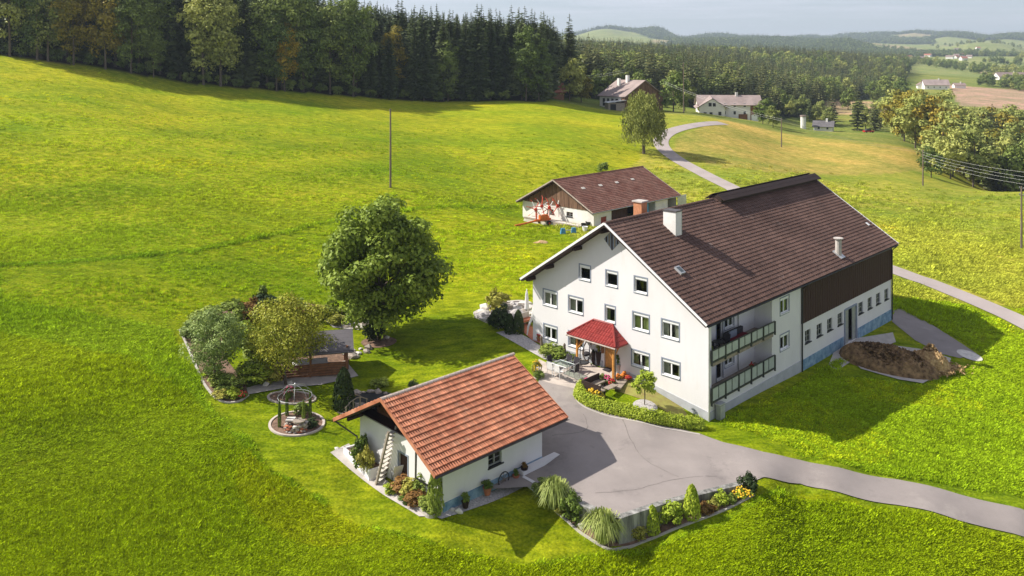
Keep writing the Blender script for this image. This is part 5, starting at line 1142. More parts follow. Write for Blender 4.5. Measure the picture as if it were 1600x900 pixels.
# ------------------------------------------------------------------ garage surroundings
t = thing('stairs','weathered wooden open stairs leaning up to the garage loft','stairs',(0,0,0))
bl, br_ = at(588,752), at(600,755); tl = FG.w(-.35,gW*.5+.75,2.35); 
dirv = (FG.w(0,1)-FG.w(0,0)).normalized(); b0 = FG.w(-2.1,3.6,-1.0); t0 = FG.w(-.15,4.1,2.2)
b0 = Vector(at(594,752)); t0 = FG.w(-.2,4.35,2.25)
dh = (t0-b0); side_ = Vector((-dh.y, dh.x, 0)).normalized()*.42
for s_ in (-1,1): MB().tube([b0+side_*s_, t0+side_*s_], .09, 4).build('stringer','grey_wood',t)
for i in range(11):
    c_ = b0.lerp(t0,(i+.6)/11.5); a_ = math.atan2(side_.y, side_.x); v = [Vector((sx*.42,sy*.15,sz*.025)) for sz in (-1,1) for sx,sy in ((-1,-1),(1,-1),(1,1),(-1,1))]
    R3 = Matrix.Rotation(a_,3,'Z'); MB().add([c_+R3@w_ for w_ in v], [(0,3,2,1),(4,5,6,7),(0,1,5,4),(1,2,6,5),(2,3,7,6),(3,0,4,7)]).build('step','stone_pale',t)
lc = at(621,752); t = thing('lounge_chair','pale grey reclining garden chair in front of the garage door','chair',lc,RAD(200))
MB().box(-.3,.3,-.3,.25,.38,.44).build('seat','cloth_white',t); MB(lambda x,y,z:(x,y+.35*(z-.4),z)).box(-.3,.3,.22,.28,.42,1.15).build('backrest','cloth_white',t)
for sx in (-1,1): MB().tube([(sx*.32,-.3,.6),(sx*.32,-.1,0)],.02,5).build('leg','metal_dark',t); MB().tube([(sx*.32,.3,.6),(sx*.32,.1,0)],.02,5).build('leg','metal_dark',t); MB().box(sx*.32-.03,sx*.32+.03,-.3,.35,.6,.63).build('armrest','cloth_white',t)
a_, b_ = at(538,709), at(578,752); d_ = (b_-a_).normalized(); n_ = Vector((-d_.y,d_.x,0))*1.15; z_ = max(a_.z,b_.z)
t = thing('raised_bed','white walled raised bed with soil and plants left of the wooden stairs','raised bed',(0,0,0))
def wseg(p, q, w, z0, z1, name, mat, parent):
    d = (q-p); d.z = 0; d.normalize(); s = Vector((-d.y,d.x,0))*w/2; return MB().add([(v.x,v.y,z) for z in (z0,z1) for v in (p-s,q-s,q+s,p+s)], [(0,3,2,1),(4,5,6,7),(0,1,5,4),(1,2,6,5),(2,3,7,6),(3,0,4,7)]).build(name, mat, parent)
A4 = [a_, b_, b_+n_*(1 if (b_+n_).y > b_.y else -1), a_+n_*(1 if (b_+n_).y > b_.y else -1)]
for i in range(4): wseg(A4[i], A4[(i+1)%4], .12, z_-1, z_+.38, 'wall', 'render_white', t)
MB().prism([(v.x,v.y) for v in A4], z_-.5, z_+.28).build('soil','soil',t)
for px, py, w, h, l, m_ in ((562,735,1.0,1.5,'leafy tomato-like plant in the raised bed','shrub'),(572,745,.9,1.3,'yellow-green plant at the right end of the raised bed','shrub_yellow'),(575,722,.7,1.6,'thin purple-flowered plant behind the raised bed','shrub')): bush(px,py,w,h,l,m_,p=at(px,py,.35))
t = thing('stone_group','loose stones at the left end of the raised bed','stones',at(540,703)); [rock(t,.35*i-.5,.15*(i%2),0,.2,i+20,'stone_pale') for i in range(4)]
curb('kerb',[tuple(at(*p)[:2]) for p in [(630,775),(650,792),(668,808),(682,806),(694,799)]],h=.16,w=.14,kind='structure')
sheet('bed',wpoly([(606,765),(640,752),(665,772),(690,795),(682,804),(668,806),(640,785)]),'soil',.05,.5,kind='structure')
for i,(px,py,w,h,l,m_) in enumerate(((628,767,1.2,.8,'rusty brown plant clump at the left of the garage flower bed','rusty'),(642,772,1.2,.9,'yellowish shrub in the garage flower bed','shrub_yellow'),(653,786,1.2,.7,'reddish low plant in the middle of the garage flower bed','rusty'),(660,776,.9,1.2,'taller thin plant against the garage wall','shrub'),(668,793,1.0,.7,'green plant at the right of the garage flower bed','shrub'),(610,770,.8,.5,'low green ground cover left of the rusty clump','hedge'),(634,785,.8,.4,'trailing green plant over the kerb below the garage bed','shrub'),(676,801,.8,.5,'dark low plant at the kerb corner of the garage bed','shrub'))): bush(px,py,w,h,l,m_)
conifer(0,0,1.0,2.5,'tall column of ivy climbing the front corner of the garage','shrub',p=Vector((*FG.w(-.25,.35)[:2],-1.15)))
pot(0,0,'round flower basket hanging low on the shaded garage wall',.25,.4,'terracotta','shrub',.8,.5,p=(*FG.w(3.0,-.35)[:2],-1.0)); 
q = FG.w(4.35,-.3,-.62); t = thing('wagon_wheel','small iron-rimmed wheel leaning on the shaded garage wall','wheel',tuple(q),FG.a); MB().tube([(.42*math.cos(a),0,.42*math.sin(a)) for a in [i*math.pi/8 for i in range(17)]],.035,5).build('rim','metal_dark',t)
for i in range(4): a = i*math.pi/4; MB().tube([(.4*math.cos(a),0,.4*math.sin(a)),(-.4*math.cos(a),0,-.4*math.sin(a))],.02,4).build('spoke','pole_wood',t)
pot(0,0,'terracotta pot with a plant stick right of the leaning wheel',.2,.3,'terracotta','shrub',.4,.5,p=(*FG.w(5.3,-.35)[:2],-1.0)); pot(0,0,'dark potted plant on the path near the ivy',.22,.35,'eave_brown','shrub',.6,.6,p=(*FG.w(1.3,-.4)[:2],-1.1)); pot(0,0,'square dark box planter by the stub of wall',.22,.5,'eave_brown','rusty',.4,.4,p=(*FG.w(6.0,-.35)[:2],-.95))
t = thing('stone_group','pale stones beside the ivy at the garage corner','stones',at(706,800)); [rock(t,.4*i-.4,.1*(i%2),0,.2,i+60,'stone_pale') for i in range(3)]

# ------------------------------------------------------------------ the garden at the left
B1 = wpoly([(281,516),(292,540),(305,570),(322,605),(345,627),(372,628),(386,620),(385,604),(378,560),(370,530),(440,500),(520,486),(548,496),(585,508),(560,522),(540,512),(500,505),(440,478),(380,482),(300,492)])
B1a = wpoly([(281,516),(292,540),(305,570),(322,605),(345,627),(372,628),(386,620),(385,604),(372,585),(352,560),(345,520),(400,500),(450,494),(520,486),(560,496),(556,482),(480,474),(400,478),(320,490)])
sheet('bed', B1a, 'soil', .04, .8, kind='structure'); curb('kerb', [tuple(at(*p)[:2]) for p in [(281,516),(292,540),(305,570),(322,605),(345,627),(372,628),(388,618)]], h=.08, w=.16, kind='structure')
sheet('terrace', wpoly([(430,548),(500,530),(545,560),(545,578),(455,592),(425,598)]), 'soil', .06, .8, kind='structure')
def garden_tree(px, py, R, Ht, z0, mat, name, label, blobs=70, per=120, size=.22, th=2.0, seed=1, brad=.27):
    p = at(px, py); return tree(name, label, 'tree', p, crown_broad('crown', R, Ht, z0, seed, blobs, per, size, mat, brad=brad), trunk_mesh('trunk', th+Ht*.4, .13, .04, seed, 5))
garden_tree(336,598,2.55,4.6,.9,'greygreen','willow_shrub','grey-green willow-like shrub tree at the left end of the garden',70,150,.17,1.0,3)
garden_tree(447,602,3.9,5.0,1.25,'autumn','autumn_tree','small yellowing tree in front of the wooden summerhouse',95,170,.19,1.2,4,.24)
for px,py,w,h,l,m_ in ((300,528,1.8,1.2,'low pale shrub at the far left tip of the garden bed','greygreen'),(318,512,2.2,1.6,'green shrub behind the grey-green willow shrub','shrub'),(362,508,2.6,2.0,'dark hedge-like bush at the back left of the garden','shrub'),(392,502,2.6,1.8,'olive bush in the back row of the garden','rusty'),(415,500,2.4,2.0,'dark bush behind the yellowing tree','conifer_dark'),(412,492,1.0,2.4,'thin upright shrub rising above the back row','shrub'),(470,500,2.4,1.1,'low olive shrub behind the summerhouse','rusty'),(490,497,2.2,1.1,'yellow-green shrub at the back of the summerhouse','shrub_yellow'),(512,494,1.6,1.0,'small round shrub near the rock bed','shrub'),(528,506,1.6,.8,'pale grass-like shrub at the rock bed','shrub_yellow'),(355,612,1.6,1.1,'green bush at the lower left of the garden bed','shrub'),(345,622,1.1,.6,'yellow-green low bush at the bottom of the garden bed','shrub_yellow'),(362,622,1.0,.7,'round green bush at the bottom of the garden bed','hedge'),(333,588,1.2,.9,'small green bush along the left kerb','shrub'),(340,600,1.2,.8,'second small bush along the left kerb, nearer the corner','shrub'),
    (400,598,2.2,1.3,'yellow-green bush left of the autumn tree trunk','hedge'),(422,598,1.8,1.2,'leafy bush directly left of the autumn tree trunk','shrub_yellow'),(388,590,1.5,1.2,'olive bush at the path corner','shrub'),(400,560,2.2,1.5,'broad green shrub in the middle of the garden, left of the summerhouse','shrub'),(380,535,2.0,1.6,'leafy shrub behind the grey-green willow shrub, toward the summerhouse','hedge'),(440,520,2.2,1.5,'green shrub behind the summerhouse roof','shrub'),(465,488,1.6,1.1,'small pale shrub at the back edge of the garden','greygreen'),(450,508,2.0,1.3,'golden shrub in the back row near the summerhouse','shrub_yellow'),(535,492,1.5,.8,'low green mound by the upper rock bed','hedge')): bush(px,py,w,h,l,m_,size=.12)
flowers(378,622,.8,.5,'dark red flowering plant at the path end of the garden bed','red_flower','shrub',20)
q = random.Random(9)
t = thing('stone_border','row of loose stones beside the rock bed behind the walnut tree','stones',at(545,506)); o0 = at(545,506)
for i in range(14): v = at(515+i*5,500+q.uniform(-4,8)+(i*.9))-o0; rock(t,v.x,v.y,v.z,q.uniform(.18,.4),i+100,q.choice(['stone','stone_pale']))
sheet('bed', wpoly([(505,498),(545,492),(590,502),(560,516),(520,512)]), 'gravel', .05, .6, kind='structure')
bush(585,533,1.7,1.7,'dark upright bush at the foot of the walnut tree','conifer_dark'); disc('bed',592,535,1.5,1.2,'soil',.04,kind='structure')
t = thing('garden_stone','white upright stone beside the walnut trunk','stone',at(605,531)); rock(t,0,0,.15,.3,8,'stone_pale')
# summerhouse
p = at(500,590); A_g = RAD(14); FGZ = Frame(p.x,p.y,A_g); gz_ = p.z
sm = thing('summerhouse','open wooden summerhouse with a grey roof and plank railing','summerhouse',(p.x,p.y,gz_),A_g)
gx0, gx1, gy = -3.4, 2.0, 3.2
for x in (gx0,-.7,gx1):
    for y in (0,gy): MB().box(x-.08,x+.08,y-.08,y+.08,-.3,2.25).build('post','brown_wood',sm)
for i in range(5): z = .15+i*.19; MB().box(gx0,gx1,-.06,-.02,z,z+.16).build('railing_board','orange_wood' if False else 'brown_wood',sm); MB().box(gx1+.02,gx1+.06,0,gy,z,z+.16).build('railing_board','brown_wood',sm)
MB().box(gx0,gx1,0,gy,-.05,.06).build('floor','grey_wood',sm)
for s_, nm in ((-1,0),(1,0)):
    f_ = slope_map(gy/2, 3.0, math.atan(.55), s_); rf = MB(f_).box(gx0-.4,gx1+.5,0,2.3,-.1,0).build('roof','tile_grey',sm)
    for k in range(5): MB(f_).box(gx0-.4,gx1+.5,.02+k*.43,.02+k*.43+.42,.0,.025+.004*k).build('roof_strip','tile_grey',rf)
MB().box(-2.2,.6,.9,2.1,.72,.78).build('garden_table','cloth_white',None,loc=(p.x,p.y,gz_),label='long table with a white cloth inside the wooden summerhouse',cat='table').rotation_euler.z = A_g
# rockery right of the summerhouse with pale stones
t = thing('rock_garden','small rockery with pale slabs at the right end of the summerhouse','rock garden',at(556,553)); o0 = at(556,553)
for i in range(18): v = at(540+q.uniform(0,38),545+q.uniform(0,14))-o0; rock(t,v.x,v.y,v.z,q.uniform(.15,.4),i+150,q.choice(['stone','stone_pale','stone_pale']))
bush(645,607,.7,.6,'small round box ball on the lawn behind the garage ridge','conifer_dark')
bush(593,604,1.2,.6,'low bush left of the garage ridge','shrub')
conifer(537,640,1.5,2.9,'dense dark column conifer left of the garage roof')
# summerhouse roof shadow laid behind the garage as a flat dark sheet
sheet('shadow_sheet', wpoly([(545,625),(570,612),(600,612),(625,618),(600,632),(560,640)]), 'metal_dark', .03, .6, kind='structure')
t = thing('stone_border','ring of stones round the painted dark shadow behind the garage','stones',at(560,620)); o0 = at(560,620)
for i in range(20): a = i*6.28/20; v = at(580+38*math.cos(a),625+12*math.sin(a))-o0; rock(t,v.x,v.y,v.z,q.uniform(.18,.35),i+180)
t = thing('small_bridge','little curved wooden bridge by the painted dark shadow','bridge',at(552,640),RAD(50))
for s_ in (-1,1):
    MB().tube([(-1.0,s_*.35,.5),(-.5,s_*.35,.8),(0,s_*.35,.9),(.5,s_*.35,.8),(1.0,s_*.35,.5)],.035,5).build('handrail','grey_wood',t)
    for x in (-.9,-.3,.3,.9): MB().box(x-.03,x+.03,s_*.35-.03,s_*.35+.03,.0,.85-.3*x*x).build('post','grey_wood',t)
for i in range(9): x = -1+i*.25; MB().box(x-.11,x+.11,-.4,.4,.2-.15*x*x,.24-.15*x*x).build('plank','grey_wood',t)
# rose beds with dome trellis
for px,py,rx,ry in ((456,622,1.65,1.0),(464,662,1.75,1.65)):
    pp = at(px,py); pts_ = [(pp.x+rx*math.cos(a),pp.y+ry*math.sin(a)) for a in [i*math.pi/10 for i in range(20)]]
    sheet('bed',pts_,'soil',.04,.5,kind='structure'); curb('kerb',pts_,closed=True,w=.16,h=.09,mat='paver',kind='structure')
pp = at(461,660); t = thing('dome_trellis','white metal dome trellis overgrown with green climbers in the garden','trellis',(pp.x,pp.y,pp.z)); Rr = 1.12
MB().tube([(Rr*math.cos(a),Rr*math.sin(a),1.75) for a in [i*math.pi/10 for i in range(21)]],.022,5).build('ring','metal_grey',t)
for i in range(8): a = i*math.pi/4+.2; MB().tube([(Rr*math.cos(a)*math.cos(b),Rr*math.sin(a)*math.cos(b),1.75+.75*math.sin(b)) for b in [j*math.pi/12 for j in range(7)]],.012,5).build('rib','metal_grey',t)
for i in range(4):
    a = i*math.pi/2+.75; po = MB().tube([(Rr*math.cos(a),Rr*math.sin(a),-.1),(Rr*math.cos(a),Rr*math.sin(a),1.75)],.03,5).build('post','galvanised',t)
    k_ = conecrown('shrub',70+i,.5); o = obj('climber',k_,t,(Rr*math.cos(a),Rr*math.sin(a),0)); o.scale = (.24,.24,1.8)
MB().blob(0,0,2.55,.07,.07,.09,1,.0).build('finial','galvanised',t)
flowers(452,622,.8,.9,'pink hydrangea in the upper oval bed behind the dome','pink','shrub',26)
t = thing('stone_well','round low stone well with a wooden lid and pale slab in the lower oval bed','well',at(462,672))
mb = None; q = random.Random(5)
for L_ in range(3):
    for i in range(13): a = i*6.28/13+L_*.24; rock(t,.62*math.cos(a),.5*math.sin(a),L_*.19,.17,i+L_*17+300,q.choice(['stone','stone_pale','terracotta']))
MB().cyl(.25,-.1,.62,.70,.40,12).build('lid','grey_wood',t); MB().box(-.65,-.1,-.1,.45,.60,.68).build('slab','stone_pale',t)
bush(472,650,.9,.9,'dark rose bush inside the dome trellis','shrub'); bush(486,668,.8,.6,'low dark plant right of the stone well','conifer_dark')
for px,py,l in ((400,606,'left'),(437,603,'right')):
    t = thing('stone_block','%s upright pale stone beside the garden path'%l,'stone',at(px+15,py-2)); rock(t,0,0,.1,.28,int(px),'stone_pale')

# ------------------------------------------------------------------ machinery by the shed
p = at(848,352); t = thing('hay_tedder','folded red and orange hay tedder parked before the machine shed','farm machine',p,RAD(35)); t.scale = (1.15,1.15,1.15)
MB().box(-1.2,1.2,-.12,.12,.55,.8).build('frame','machine_orange',t); MB().tube([(-1.2,0,.65),(-3.0,-.2,.55),(-4.4,-.3,.5)],.11,6).build('drawbar','machine_orange',t); MB().tube([(-3.6,-.25,.5),(-3.6,-.25,0)],.07,6).build('stand','machine_orange',t)
for s_ in (-1,1): w_ = MB().tube([(.3,s_*.9-.1,.35),(.3,s_*.9+.1,.35)],.35,12).build('wheel','rubber',t); MB().tube([(.3,s_*.9-.12,.35),(.3,s_*.9+.12,.35)],.15,8).build('rim','machine_red',w_)
for i,(x,y,z,tilt) in enumerate(((-1.0,.1,2.0,1.2),(.1,.3,2.3,1.35),(1.2,.2,2.0,1.25),(2.1,-.3,2.2,1.4))):
    c_ = Vector((x,y,z)); rt = MB().blob(x,y,z,.28,.2,.28,i,.05,sub=1).build('rotor','machine_red',t); Rm = Matrix.Rotation(tilt,3,'X')@Matrix.Rotation(i*.4,3,'Z')
    for k in range(7):
        a = k*6.28/7; d1 = Rm@Vector((math.cos(a),math.sin(a),0)); d2 = Rm@Vector((math.cos(a+.1),math.sin(a+.1),-.35))
        MB().tube([c_,c_+d1*1.05],.055,5).build('arm','machine_red' if k%2 else 'white_paint',rt); MB().tube([c_+d1*1.05,c_+d1*1.1+d2*.45-d1*.2],.035,4).build('tine','machine_red',rt)
MB().tube([(-.9,.1,.7),(-.9,.1,2.0)],.09,6).build('lift_arm','machine_orange',t); MB().tube([(1.0,.1,.7),(1.2,.2,2.0)],.09,6).build('lift_arm','machine_orange',t); MB().box(-.5,.7,-.2,.2,.8,1.3).build('gearbox','machine_orange',t)
p = at(888,365); t = thing('harrow','small blue farm implement lying on the grass beside the tedder','farm machine',p,RAD(15))
for x in (-.75,.75): MB(lambda u,v,w,x=x:(x+u*(1-.4*w),v*(1-.4*w),w)).box(-.35,.35,-.2,.2,0,.75).build('bracket','machine_blue',t)
MB().tube([(-.7,0,.45),(.7,0,.45)],.06,6).build('axle','galvanised',t)
t = thing('board_stack','long low stack of pale boards against the gable of the machine shed','board stack',tuple(FS.w(-1.5,6.2,.7)),HA); q = random.Random(6)
for L_ in range(4):
    for i in range(4): MB().box(-.8+i*.4,-.8+i*.4+.36,-5.2+q.uniform(-.4,.4),4.8+q.uniform(-.4,.4),-.2+L_*.22,-.2+L_*.22+.18).build('board','stone_pale' if (i+L_)%3 else 'grey_wood',t)
for i,(px,py,l) in enumerate(((912,356,'dark bucket at the corner of the machine shed'),(919,353,'second dark bucket nearer the shed wall'),(914,361,'white tub in front of the dark buckets'))): MB().lathe(0,0,[(.28,0),(.38,.6),(.40,.62),(.34,.6),(.26,.1)],10).build('bucket','metal_dark' if i < 2 else 'white_paint',None,loc=tuple(at(px,py)),label=l,cat='bucket')
p = at(845,379); MB().blob(0,0,-.05,1.0,.7,.25,4,.3,sub=3).build('earth_mound','straw',None,loc=tuple(p),label='small bare earth mound in the lawn behind the farmhouse',cat='mound')
bush(943,268,1.8,1.6,'lone bush behind the ridge of the machine shed','shrub',p=at(943,268))

# ------------------------------------------------------------------ manure heap
def heap(name, px, py, rx, ry, h, mat, label, seed, rot=0):
    p = at(px,py); r = np.random.default_rng(seed); mb = MB(); n=46; vs=[]; fs=[]
    for i in range(n+1):
        for j in range(n+1):
            u, v = i/n*2-1, j/n*2-1; d = math.hypot(u,v); k = max(0,1-d**2.2)**.6; x, y = u*rx*math.cos(rot)-v*ry*math.sin(rot), u*rx*math.sin(rot)+v*ry*math.cos(rot)
            z = float(T(p.x+x,p.y+y))+.08+h*k*(1+.25*float(fbm(np.array(x*1.6),np.array(y*1.6),seed,4)))+.10*r.normal()*(k>0)*k-.25*(d>1); vs.append((x,y,z-p.z))
    fs = [(i*(n+1)+j,(i+1)*(n+1)+j,(i+1)*(n+1)+j+1,i*(n+1)+j+1) for i in range(n) for j in range(n)]
    mb.add(vs,fs); return mb.build(name,mat,None,loc=tuple(p),label=label,cat='heap')
heap('manure_heap',1388,570,3.9,2.4,1.25,'manure','brown manure heap on its slab beside the barn, mostly in shade',31,-.3)
p = at(1388,570); r = np.random.default_rng(12); t = thing('manure_clods','loose dark clods and straw strewn over the shaded manure heap','clods',p)
P = np.c_[r.normal(0,1.5,1500), r.normal(0,.95,1500), np.zeros(1500)]; dd_ = np.hypot(P[:,0]/3.7, P[:,1]/2.2); P = P[dd_ < 1]; dd_ = dd_[dd_ < 1]; P[:,2] = 1.3*np.maximum(0,1-dd_**2.2)**.6*r.uniform(.85,1.12,len(P))+.08
cr_, sr_ = math.cos(-.3), math.sin(-.3); P = np.c_[P[:,0]*cr_-P[:,1]*sr_, P[:,0]*sr_+P[:,1]*cr_, P[:,2]]; P[:,2] += T(p.x+P[:,0], p.y+P[:,1])-p.z
obj('clods', qmesh('clods', leaf_quads(P, np.tile([0,0,1.],(len(P),1)), .42, r, .5, 1.2), 'manure'), t, kind='stuff')
p = at(1454,573); t = thing('straw_pile','sunlit pile of rough straw-brown clods at the right end of the manure heap','heap',p); r = np.random.default_rng(8)
Q = []; P = r.normal(0,1,(2600,3))*[.95,.75,0]; P[:,2] = np.clip(1.75*np.exp(-(P[:,0]**2/.9+P[:,1]**2/.6)),.02,2)*r.uniform(.7,1.1,2600)+.05; obj('clods', qmesh('clods', leaf_quads(P, np.tile([0,0,1.],(2600,1)), .34, r, .5, 1.3), 'straw'), t, kind='stuff')
heap('straw_heap',1453,574,1.8,1.4,1.4,'straw','low straw-brown base under the sunlit clods of the manure slab',33)
# pebbly spot at the end of the track
disc('gravel_patch',1515,556,1.0,1.1,'stone_pale',.06,kind='structure')

# ------------------------------------------------------------------ poles and wires
def pole(loc, h, label, arms=1, r=.17, cable=None):
    t = thing('utility_pole', label, 'utility pole', loc); MB().tube([(0,0,-1),(.02,0,h*.5),(0,0,h)],r,8,r2=r*.65).build('pole','pole_wood',t)
    for i in range(arms): z = h-.35-i*.9; MB().box(-.03,.03,-.5,.5,z,z+.08).build('crossarm','metal_dark',t); [MB().cyl(0,y,z+.08,z+.26,.05,6).build('insulator','metal_grey',t) for y in (-.42,.42)]
    return t
pa = at(610,293); pole(pa, H-(170-HOR)*pa.y/F-pa.z, 'tall single wooden pole standing in the middle of the meadow', 1)
pb = at(1596,390); pole(pb, H-(291-HOR)*pb.y/F-pb.z, 'wooden pole at the right edge beyond the farm road', 2, .15)
pc = at(1442,290); pole(pc, H-(234-HOR)*pc.y/F-pc.z, 'wooden pole at the field boundary in front of the pale wood', 2)
pd = at(1221,230); pole(pd, H-(185-HOR)*pd.y/F-pd.z, 'distant wooden pole in the dry yellow field', 1)
pe = far(1068,262); pole(pe, H-(97-HOR)*pe.y/F-pe.z, 'tall pole right of the timber barn against the forest', 1)
def wire(a, b, sag, label, mat='white_cable', r=.035, group=None):
    a, b = Vector(a), Vector(b); pts = [a.lerp(b,i/14)-Vector((0,0,sag*4*(i/14)*(1-i/14))) for i in range(15)]; return MB().tube(pts,r,4).build('power_line',mat,None,label=label,cat='power line',group=group)
def ptz(px, py, Y): return Vector(((px-800)/F*Y, Y, H-(py-HOR)*Y/F))
for i,(a,b) in enumerate(((240,262),(244,271),(248,277),(253,284))): wire(ptz(1442,a-2,pc.y), ptz(1680,b+14,125), .8, ('topmost','second highest','third highest','lowest')[i]+' of the four wires running right from the field boundary pole', 'white_cable', .014)
for i,dz in enumerate((-.15,-.55)): wire(pd+Vector((0,0,H-(185-HOR)*pd.y/F-pd.z+dz)), pc+Vector((0,0,H-(234-HOR)*pc.y/F-pc.z+dz)), 1.2, ('upper','lower')[i]+' wire between the yellow field pole and the boundary pole', 'black_cable', .02)
for i in range(2): wire(ptz(1038,127+i*3,262), ptz(1221,186+i*3,pd.y), 1.0, ('upper','lower')[i]+' wire from the timber barn down to the yellow field pole', 'white_cable', .018)
for i in range(2): wire(ptz(905,119+i*3,270), ptz(978,109+i*3,272), .4, ('upper','lower')[i]+' wire reaching the chimney side of the timber barn from the left', 'white_cable', .02)

# ------------------------------------------------------------------ farms and houses in the distance
def house(px, Y, L_, W_, hw, hr, rz, label, wallm='far_wall', roofm='far_roof', name='farmhouse', base=None, wins=0, group=None, cat='house', ov=.6, chim=True, gmat=None, dz=0):
    p = far(px, Y, dz); t = thing(name, label, cat, p, rz, group)
    mb = MB(); mb.box(-L_/2,L_/2,-W_/2,W_/2,-2.5,hw); mb.build('wall', wallm, t)
    mb = MB(); mb.add([(-L_/2,-W_/2,hw),(-L_/2,W_/2,hw),(-L_/2,0,hw+hr-.1)],[(0,1,2)]); mb.add([(L_/2,-W_/2,hw),(L_/2,W_/2,hw),(L_/2,0,hw+hr-.1)],[(0,1,2)]); mb.build('gable', gmat or wallm, t)
    an = math.atan(hr/(W_/2)); Ls_ = (W_/2+ov)/math.cos(an); mb = MB()
    for s_ in (-1,1): mb.map = slope_map(0,hw+hr,an,s_); mb.box(-L_/2-ov,L_/2+ov,0,Ls_,-.05,.15)
    rf = mb.build('roof', roofm, t)
    if chim: MB().box(L_*.12,L_*.12+.8,-.9,-.1,hw+hr-1,hw+hr+1.1).build('chimney','far_wall',rf)
    for i in range(wins):
        for z in ((1.0,),(1.0,3.6))[hw > 4.5]:
            x = -L_/2+L_*(i+.6)/(wins+.2); w_ = MB().box(x-.5,x+.5,-W_/2-.05,-W_/2-.01,z,z+1.3).build('window','white_paint',t); MB().box(x-.38,x+.38,-W_/2-.07,-W_/2-.052,z+.1,z+1.2).build('pane','metal_dark',w_)
    return t
# brown timber barn: roof slope facing left, boarded gable facing the camera
pB = far(1006, 262); t = thing('timber_barn','old brown timber barn with a pinkish grey roof behind the willow','barn',pB,RAD(33))
MB().box(-8,8,0,12,-3,4.8).build('wall','old_wood',t)
MB().box(-8.06,-8.005,1.5,12,-3,4.6).build('wall','far_wall',t)
for i in range(40):
    x = -8+i*.4; zt = 4.8+(8-abs(x+.2))*.6-.15; MB().box(x,x+.37,-.10-.03*(i%2),-.005,-2,zt).build('board','old_wood',t)
for i in range(4): MB().box(-8.12,-8.07,3+i*2.1,4.1+i*2.1,1.5,3.9).build('window','metal_dark',t)
MB().add([(-8,12,4.8),(8,12,4.8),(0,12,9.5)],[(0,1,2)]).build('gable','old_wood',t)
an = math.atan(.6)
for s_ in (-1,1): MB(lambda x,y,z,s_=s_:(s_*(x*math.cos(an)+z*math.sin(an)),y,9.6-x*math.sin(an)+z*math.cos(an))).box(0,9.9,-.8,12.8,-.05,.15).build('roof','tile_pinkgrey',t)
MB().box(-1.6,-.7,6,6.9,8,11.2).build('chimney','far_wall',t); MB().box(-3.4,-2.6,8,8.9,7,10.2).build('chimney','far_wall',t)
p = far(958,262); ls = thing('lean_to_shed','low grey lean-to shed in front of the timber barn','shed',(p.x,258,float(T(p.x,258))),RAD(10)); MB().box(-2.6,2.6,-2,2,-2,2.2).build('wall','grey_wood',ls); MB(lambda x,y,z:(x,y,z+.12*x)).box(-3,3,-2.3,2.3,2.6,2.75).build('roof','galvanised',ls); MB().box(-2.0,-.2,-2.05,-2.01,-.5,1.9).build('door','room_dark',ls)
house(866,262,5,4,2.6,2.2,RAD(20),'small hut with an orange-red roof at the end of the wood','brown_wood','far_roof_red','hut',cat='hut')
# white hillside farm
wf = house(1137,292,21,9,4.6,2.9,RAD(-6),'white hillside farmhouse with a long grey-brown roof and arched gable','far_wall','tile_pinkgrey','hillside_farm',wins=6)
for s_ in (-1,1):
    MB(lambda x,y,z,s_=s_:(-6.2+s_*x,y,z)).add([(0,-7.2,6.6),(0,0,7.4),(5.6,0,3.6),(5.6,-7.2,3.1),(0,-7.2,6.75),(0,0,7.55),(5.6,0,3.75),(5.6,-7.2,3.25)],[(0,1,2,3),(4,5,6,7),(0,4,7,3)]).build('roof','tile_pinkgrey',wf)
MB().add([(-10.6,-6.6,-2),(-1.8,-6.6,-2),(-1.8,-6.6,3.6),(-6.2,-6.6,6.5),(-10.6,-6.6,3.6)],[(0,1,2,3,4)]).box(-10.6,-10.5,-6.6,-4.5,-2,3.6).box(-1.9,-1.8,-6.6,-4.5,-2,3.6).build('gable_wing','far_wall',wf)
for x,z in ((-8.6,.7),(-6.6,.7),(-3.6,.9),(-6.9,3.9),(-5.5,3.9)): MB().box(x-.5,x+.5,-6.68,-6.61,z,z+1.2).build('window','metal_dark',wf)
MB().box(3,6,-4.62,-4.53,-1.5,1.2).build('door','brown_wood',wf); MB().box(7,10.4,-4.64,-4.53,-2,4.4).build('barn_front','brown_wood',wf); MB().box(7.3,9.6,-4.7,-4.65,-1.5,1).build('garage_door','white_paint',wf)
house(1287,352,7.5,6.5,2.4,2.0,RAD(-25),'small white bungalow with a grey roof below the middle forest','far_wall','tile_grey','bungalow',wins=2)
bt = thing('white_tower','slim white silo-like chimney left of the small bungalow','silo',far(1255,350)); MB().cyl(0,0,-1,5.0,1.1,10).build('shaft','far_wall',bt); MB().cyl(0,0,5.0,5.6,1.3,10).build('cap','far_roof',bt)
p = far(1357,330); cr = thing('parked_car','small red car parked on the lane right of the bungalow','car',p,.1)
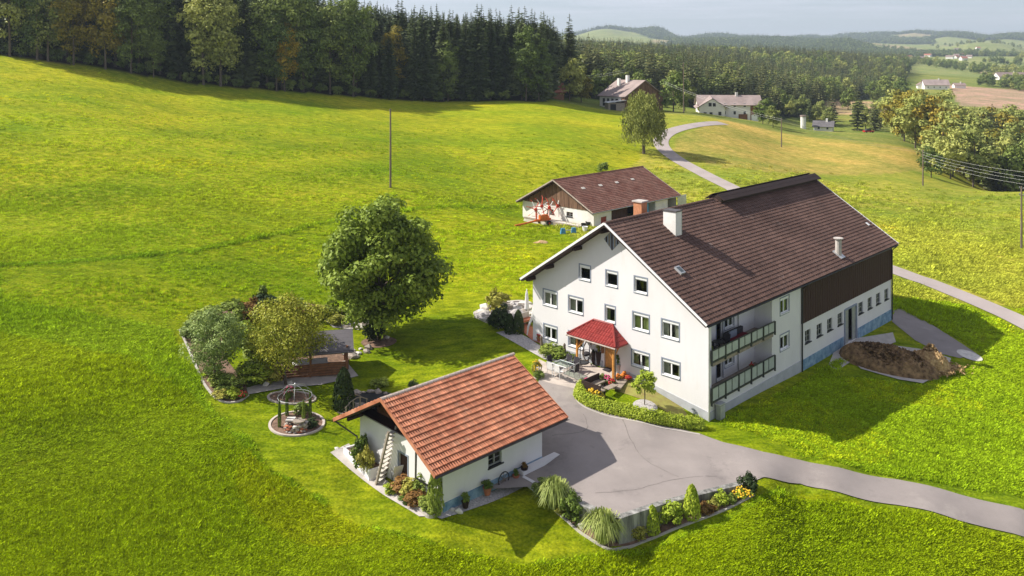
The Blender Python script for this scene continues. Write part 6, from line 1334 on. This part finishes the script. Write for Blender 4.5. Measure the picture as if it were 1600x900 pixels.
MB().add([(-2,-.85,.35),(2,-.85,.35),(2,.85,.35),(-2,.85,.35),(-2,-.85,.85),(2,-.85,.8),(2,.85,.8),(-2,.85,.85)],[(0,1,5,4),(1,2,6,5),(2,3,7,6),(3,0,4,7),(4,5,6,7),(0,3,2,1)]).build('body','car_red',cr); MB(lambda x,y,z:(x*(1-.3*(z-.8)/.6),y*(1-.15*(z-.8)/.6),z)).box(-1.5,.9,-.8,.8,.8,1.42).build('cabin','metal_dark',cr)
for x in (-1.25,1.25):
    for y in (-.8,.8): MB().tube([(x,y-.1,.32),(x,y+.1,.32)],.32,10).build('wheel','rubber',cr)
house(1461,690,19,12,3.6,4.2,RAD(-12),'wide hipped farm with a white gable at the edge of the brown field','far_wall','tile_pinkgrey','farmhouse',wins=4); house(1441,700,12,8,3,2.6,RAD(70),'low pinkish side building left of the hipped farm','far_wall','far_roof','farm_building')
house(1498,720,9,6,2.6,1.8,RAD(-5),'tiny white shed right of the hipped farm','far_wall','far_roof','shed',cat='shed'); house(1578,960,34,13,4,5,RAD(4),'long yellowish farm at the right edge beyond the brown field','far_wall','far_roof','farmhouse',wins=6); house(1640,940,18,10,4,4,RAD(30),'second farm building beyond the right picture edge','far_wall','far_roof','farm_building')
r = random.Random(21)
for i in range(34):
    px = r.choice([r.uniform(1395,1440), r.uniform(1440,1520), r.uniform(1380,1560)]); Y = r.uniform(1500,2500)
    house(px, Y, r.uniform(9,16), r.uniform(7,9), r.uniform(3,4.5), r.uniform(2.5,3.5), r.uniform(-1.2,1.2), 'small pale house of the far valley village', 'far_wall', r.choice(['far_roof','far_roof_red']), 'village_house', group='houses of the far valley village', chim=False)
# ------------------------------------------------------------------ the air
MB().box(-9000,9000,-60,9700,-160,420).build('haze','haze' if 'haze' in MAT else 'concrete',kind='stuff')
hz = bpy.data.materials.new('haze'); hz.use_nodes = True; t = hz.node_tree; t.nodes.clear(); o_ = t.nodes.new('ShaderNodeOutputMaterial'); v_ = t.nodes.new('ShaderNodeVolumePrincipled')
v_.inputs['Color'].default_value = (.72,.85,1,1); v_.inputs['Density'].default_value = .00013; v_.inputs['Anisotropy'].default_value = .2; t.links.new(v_.outputs[0], o_.inputs['Volume'])
bpy.data.objects['haze'].data.materials.clear(); bpy.data.objects['haze'].data.materials.append(hz)
